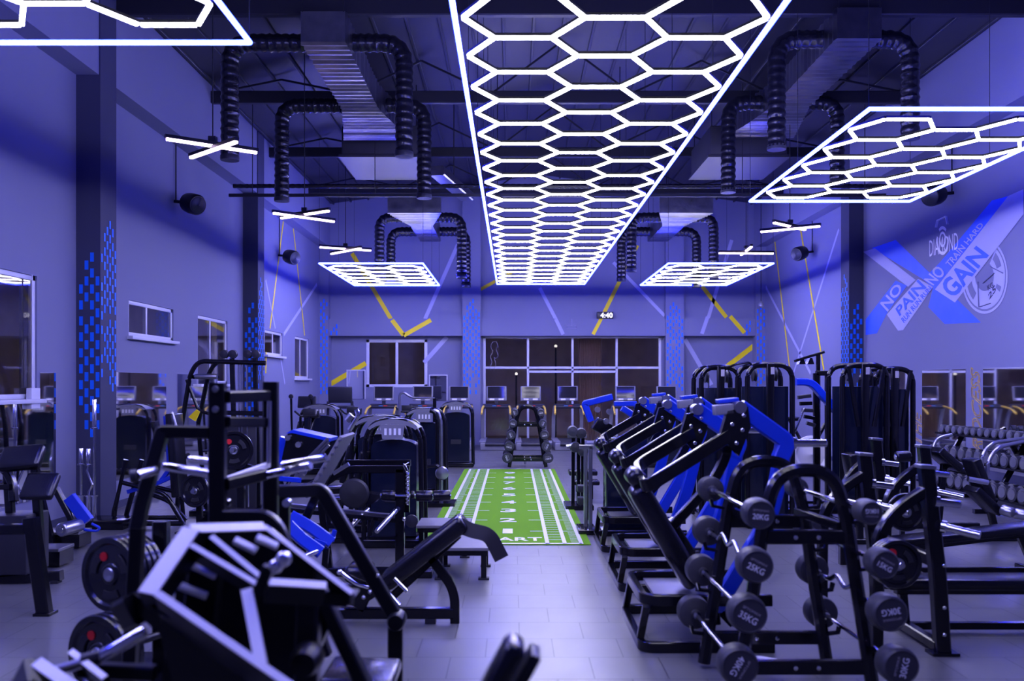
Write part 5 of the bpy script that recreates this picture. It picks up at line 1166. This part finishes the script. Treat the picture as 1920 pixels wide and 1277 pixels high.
MB().beam([P(58, 971, d), V(P(84, 0, d).x, d, 0.0)], .105, .09, up=(0, 1, 0)).build('post', 'black', t); MB().beam([P(-60, 992, d), P(50, 992, d)], .07, .08).build('side_beam', 'black', t); MB().bb(P(70, 0, d).x, P(101, 0, d).x, d-.07, d+.07, 0, .02).build('foot_plate', 'black', t)
MB().beam([P(-55, 992, d), V(P(-60, 0, d).x, d, 0)], .1, .09, up=(0, 1, 0)).build('post', 'black', t)
# hip/leg machine with blue arm and roller
t = thing('leg_extension_machine', 'machine with a blue arm, chrome roller and diamond-plate steps, left side', 'exercise machine', (-4.4, 9.6, 0)); d = 9.6
MB().beam([P(130, 932, d), P(165, 978, d)], .13, .07, up=(0, 1, 0)).build('blue_arm', 'blue', t)
MB().tube(fillet([P(150, 984, d), P(158, 994, d), P(182, 996, d), P(188, 990, d), P(172, 982, d)], .03), .014, 8).build('blue_handle', 'blue', t)
foamroller(P(114, 994, d-.3), P(150, 984, d), .07, t, 'chrome_roller', 'steel')
MB().beam([P(104, 915, d), P(136, 975, d), P(140, 1000, d)], .06, .08, up=(0, 1, 0), fr=.1).build('lever', 'black', t); MB().beam([P(76, 930, d+.2), V(P(80, 0, d).x, d+.2, .05)], .07, .07).build('post', 'black', t)
for k, (y_, x0, x1) in enumerate(((9.0, 30, 125), (10.0, 80, 160))):
    a, b = P(x0, 0, y_).x, P(x1, 0, y_).x; s = MB().bb(a, b, y_-.16, y_+.16, .16, .19, .004).build('step_plate', 'tread', t); MB().bb(a, b, y_-.14, y_+.14, 0.02, .16).build('step_box', 'black', s)
MB().beam([P(104, 912, d), P(76, 925, d+.2)], .05, .05).build('link', 'black', t)
# S. upright bars at the first column
t = thing('bar_holder', 'black upright bar holder at the foot of the first column', 'bar holder', (-5.05, 11.4, 0)); MB().bb(-5.32, -4.8, 11.15, 11.6, 0, .12, .01).build('base', 'black', t)
for i, (px, pt, sl, lab) in enumerate(((177, 748, 50, 'tallest chrome olympic bar leaning upright at the first column'), (152, 840, 28, 'short chrome bar upright in the holder, left one'), (166, 841, 28, 'short chrome curl bar upright in the holder, middle one'))):
    d = 11.35; p0 = V(P(px, 0, d).x, d, .09); top = P(px, pt, d); b_ = thing('olympic_bar', lab, 'barbell', p0, 'bars standing in the holder')
    ln_ = sl*d/F*1.1
    m_ = [p0, top-V(0, 0, ln_)] if i != 2 else [p0, p0+V(0, 0, .35), p0+V(.05, 0, .45), p0+V(-.02, 0, .62), p0+V(.0, 0, .7), top-V(0, 0, ln_)]
    MB().tube(m_, .015, 10).build('shaft', 'chrome', b_); MB().lathe(top-V(0, 0, ln_), (0, 0, 1), [(.04, -.01), (.04, .01), (.026, .012), (.026, ln_-.01), (.02, ln_)], 16).build('sleeve', 'chrome', b_)
    MB().lathe(p0, (0, 0, 1), [(.026, 0), (.026, .3), (.04, .3), (.04, .32)], 16).build('lower_sleeve', 'chrome', b_)

# T. ellipticals and bikes near the far left
def elliptical(x, y, label, screen=False):
    t = thing('elliptical_trainer', label, 'elliptical trainer', (x, y, 0), 'cardio trainers at the far end')
    MB().bb(x-.3, x+.3, y, y+1.4, .03, .14, .03).build('base', 'darkplastic', t)
    for s in (-1, 1):
        MB().sweep(fillet([V(x+s*.28, y+.5, .2), V(x+s*.26, y+.3, 1.0), V(x+s*.22, y+.1, 1.5)], .2), circ(.026), up=(1, 0, 0)).build('moving_handle', 'black', t)
        MB().lathe((x+s*.22, y+.1, 1.52), (0, -1, 0), [(0, -.04), (.05, -.03), (.055, 0), (.05, .03), (0, .04)], 16).build('handle_end', 'darkplastic', t)
        MB().beam([V(x+s*.22, y+.2, .28), V(x+s*.22, y+1.1, .34)], .12, .04).build('pedal_arm', 'darkplastic', t)
    MB().beam([V(x, y+.9, .1), V(x, y+.75, 1.3)], .1, .12, up=(0, 1, 0)).build('mast', 'darkplastic', t); MB().box((x, y+.7, 1.38), (.42, .06, .28), Matrix.Rotation(-.3, 3, 'X'), .02).build('console', 'darkplastic', t)
    c_ = kids(t)[-1]; MB().box((x, y+.665, 1.385), (.3, .004, .18), Matrix.Rotation(-.3, 3, 'X')).build('screen', 'screen', c_)
    MB().ball((x, y+.6, 1.12), .035, 10).build('stop_button', 'red', t)
    return t
e1 = elliptical(-4.75, 20.2, 'elliptical with two raised handle ends beneath the far left window')
def boxback(x, y, label):
    t = thing('console_treadmill', label, 'treadmill', (x, y, 0)); MB().box((x, y, 1.52), (.62, .12, .42), Matrix.Rotation(.1, 3, 'X'), .03).build('console_back', 'darkplastic', t)
    MB().bb(x-.38, x+.38, y-.3, y+1.5, .04, .24, .04).build('deck_base', 'darkplastic', t)
    for s in (-1, 1): MB().beam([V(x+s*.33, y, .2), V(x+s*.31, y, 1.35)], .06, .1, up=(0, 1, 0)).build('upright', 'darkplastic', t)
    MB().box((x, y-.06, 1.2), (.75, .2, .08), None, .02).build('console_deck', 'darkplastic', t)
boxback(-4.5, 23.6, 'dark treadmill seen with its blank console back, left of the window')
def spinbike(x, y, label):
    t = thing('spin_bike', label, 'exercise bike', (x, y, 0), 'spin bikes among the left machines')
    MB().tube(fillet([V(x-.25, y-.1, .05), V(x-.1, y+.4, .55), V(x, y+.9, 1.2)], .2), .035, 10).build('frame', 'black', t)
    MB().beam([V(x-.3, y, .03), V(x+.3, y, .03)], .06, .06).build('front_foot', 'black', t); MB().beam([V(x-.3, y+1.0, .03), V(x+.3, y+1.0, .03)], .06, .06).build('rear_foot', 'black', t); MB().beam([V(x, y, .05), V(x, y+1.0, .05)], .06, .06).build('floor_rail', 'black', t)
    MB().lathe((x, y+.15, .45), (1, 0, 0), [(0, -.02), (.22, -.02), (.24, 0), (.22, .02), (0, .02)], 26).build('flywheel', 'steel', t)
    MB().tube(fillet([V(x-.2, y+.3, 1.32), V(x-.15, y+.55, 1.22), V(x+.15, y+.55, 1.22), V(x+.2, y+.3, 1.32)], .08), .018, 8).build('handlebar', 'rubber', t); MB().beam([V(x, y+.4, .5), V(x, y+.55, 1.22)], .05, .05).build('bar_stem', 'black', t)
    MB().box((x, y+.5, 1.3), (.22, .03, .12), None, .01).build('console', 'darkplastic', t); cushion('saddle', V(x, y+.75, 1.22), V(x, y+1.0, 1.22), .2, .07, (0, 0, 1), t)
    return t
spinbike(-3.1, 17.0, 'spin bike in the cluster left of the arched weight machines'); spinbike(-2.2, 18.3, 'spin bike partly hidden behind the middle weight-stack machine'); spinbike(-3.6, 15.5, 'spin bike nearest the curved chin tower')
# upright machine frame of squared tube at (630,740)
t = thing('functional_frame', 'thin bent black tube frame rising behind the left weight-stack machines', 'exercise machine', (-2.7, 16.2, 0)); d = 16.2
MB().tube(fillet([V(P(749, 0, d).x, d, .05), P(749, 740, d), P(756, 735, d), P(772, 746, d), P(815, 747, d)], .08), .022, 10).build('bent_tube', 'steel', t); MB().bb(-2.2, -1.3, d-.3, d+.3, 0, .06).build('base', 'black', t)
MB().beam([P(815, 747, d), V(P(815, 0, d).x, d, .05)], .06, .06).build('rear_post', 'black', t)
t = thing('cable_attachment_post', 'pale cylinder-topped post with cable grips beside the middle weight machine', 'exercise machine', (-1.35, 13.4, 0)); d = 13.4
for i, px in enumerate((820, 827, 833)): MB().tube(fillet([V(P(px, 0, d).x, d+.05*i, .03), P(px, 790, d+.05*i), P(px-6, 772, d+.05*i), P(px-14, 770, d+.05*i)], .12), .03, 10).build('curved_tube', 'steel' if i % 2 else 'black', t)
MB().bb(-1.3, -.85, 13.2, 13.7, 0, .06).build('base', 'black', t); MB().lathe(P(829, 887, d-.1), (0, -1, 0), [(.0, 0), (.09, 0), (.1, .02), (.085, .05), (.0, .06)], 24).build('counterweight', 'steel', t); MB().tube(fillet([P(796, 876, d-.1), P(820, 872, d-.1), P(829, 885, d-.1)], .05), .025, 8).build('swing_arm', 'black', t)
# U. plates / rack columns right of the turf
t = thing('dual_post_rack', 'pair of dark grey posts on a low base at the right turf edge', 'exercise machine', (.95, 10.9, 0)); d = 10.95
for px in (1098, 1107): MB().beam([V(P(px, 0, d+(.15 if px < 1100 else 0)).x, d+(.15 if px < 1100 else 0), .03), P(px, 838, d)], .045, .05).build('post', 'steel', t)
MB().bb(.78, 1.0, 10.78, 11.3, 0, .06, .008).build('base', 'black', t); MB().beam([P(1086, 838, d), P(1112, 838, d)], .05, .05).build('top_bar', 'steel', t)
t = thing('cable_row_machine', 'cluttered black cable row machine with round weights right of the turf', 'exercise machine', (1.0, 13.0, 0)); d = 13.2
for i, (px, py) in enumerate(((1073, 808), (1089, 812), (1078, 838), (1092, 845))): MB().lathe(P(px, py, d), (0, -1, 0), [(0, 0), (.075, .0), (.08, .02), (.07, .16), (0, .17)], 20).build('weight_drum', 'rubber' if i else 'rubberhead', t)
for px in (1075, 1085, 1093): MB().beam([V(P(px, 0, d).x, d+.1, .03), P(px, 815, d+.1)], .05, .06).build('post', 'black', t)
MB().bb(.75, 1.15, 12.9, 13.5, 0, .06).build('base', 'black', t); MB().beam([P(1064, 818, d), P(1100, 818, d)], .05, .05).build('top_bar', 'steel', t)
MB().tube([P(1062, 838, d-.1), P(1075, 835, d-.1)], .03, 12).build('grip', 'steel', t)
t = thing('low_foot_bench', 'low dark flat bench reaching toward the far right corner of the turf', 'weight bench', (1.2, 15.2, 0)); MB().bb(.93, 1.4, 15.0, 15.4, .28, .36, .02).build('pad', 'vinyl', t); MB().bb(1.05, 1.3, 15.1, 15.3, 0, .28).build('pedestal', 'black', t)
t = thing('low_step_bench', 'smaller low dark bench in front of the far right turf corner', 'weight bench', (1.2, 14.2, 0)); MB().bb(.95, 1.35, 14.1, 14.4, .22, .29, .02).build('pad', 'vinyl', t); MB().bb(1.08, 1.25, 14.15, 14.35, 0, .22).build('pedestal', 'black', t)
t = thing('hexagon_dumbbell_pair', 'two tiny black blocks on pegs beside the right turf edge', 'weights', (.98, 12.1, 0)); MB().bb(.95, 1.0, 12.0, 12.25, 0, .45).build('peg_post', 'black', t)
for h in (.2, .36): MB().bb(.86, 1.04, 12.02, 12.2, h, h+.09, .01).build('block', 'rubber', t)
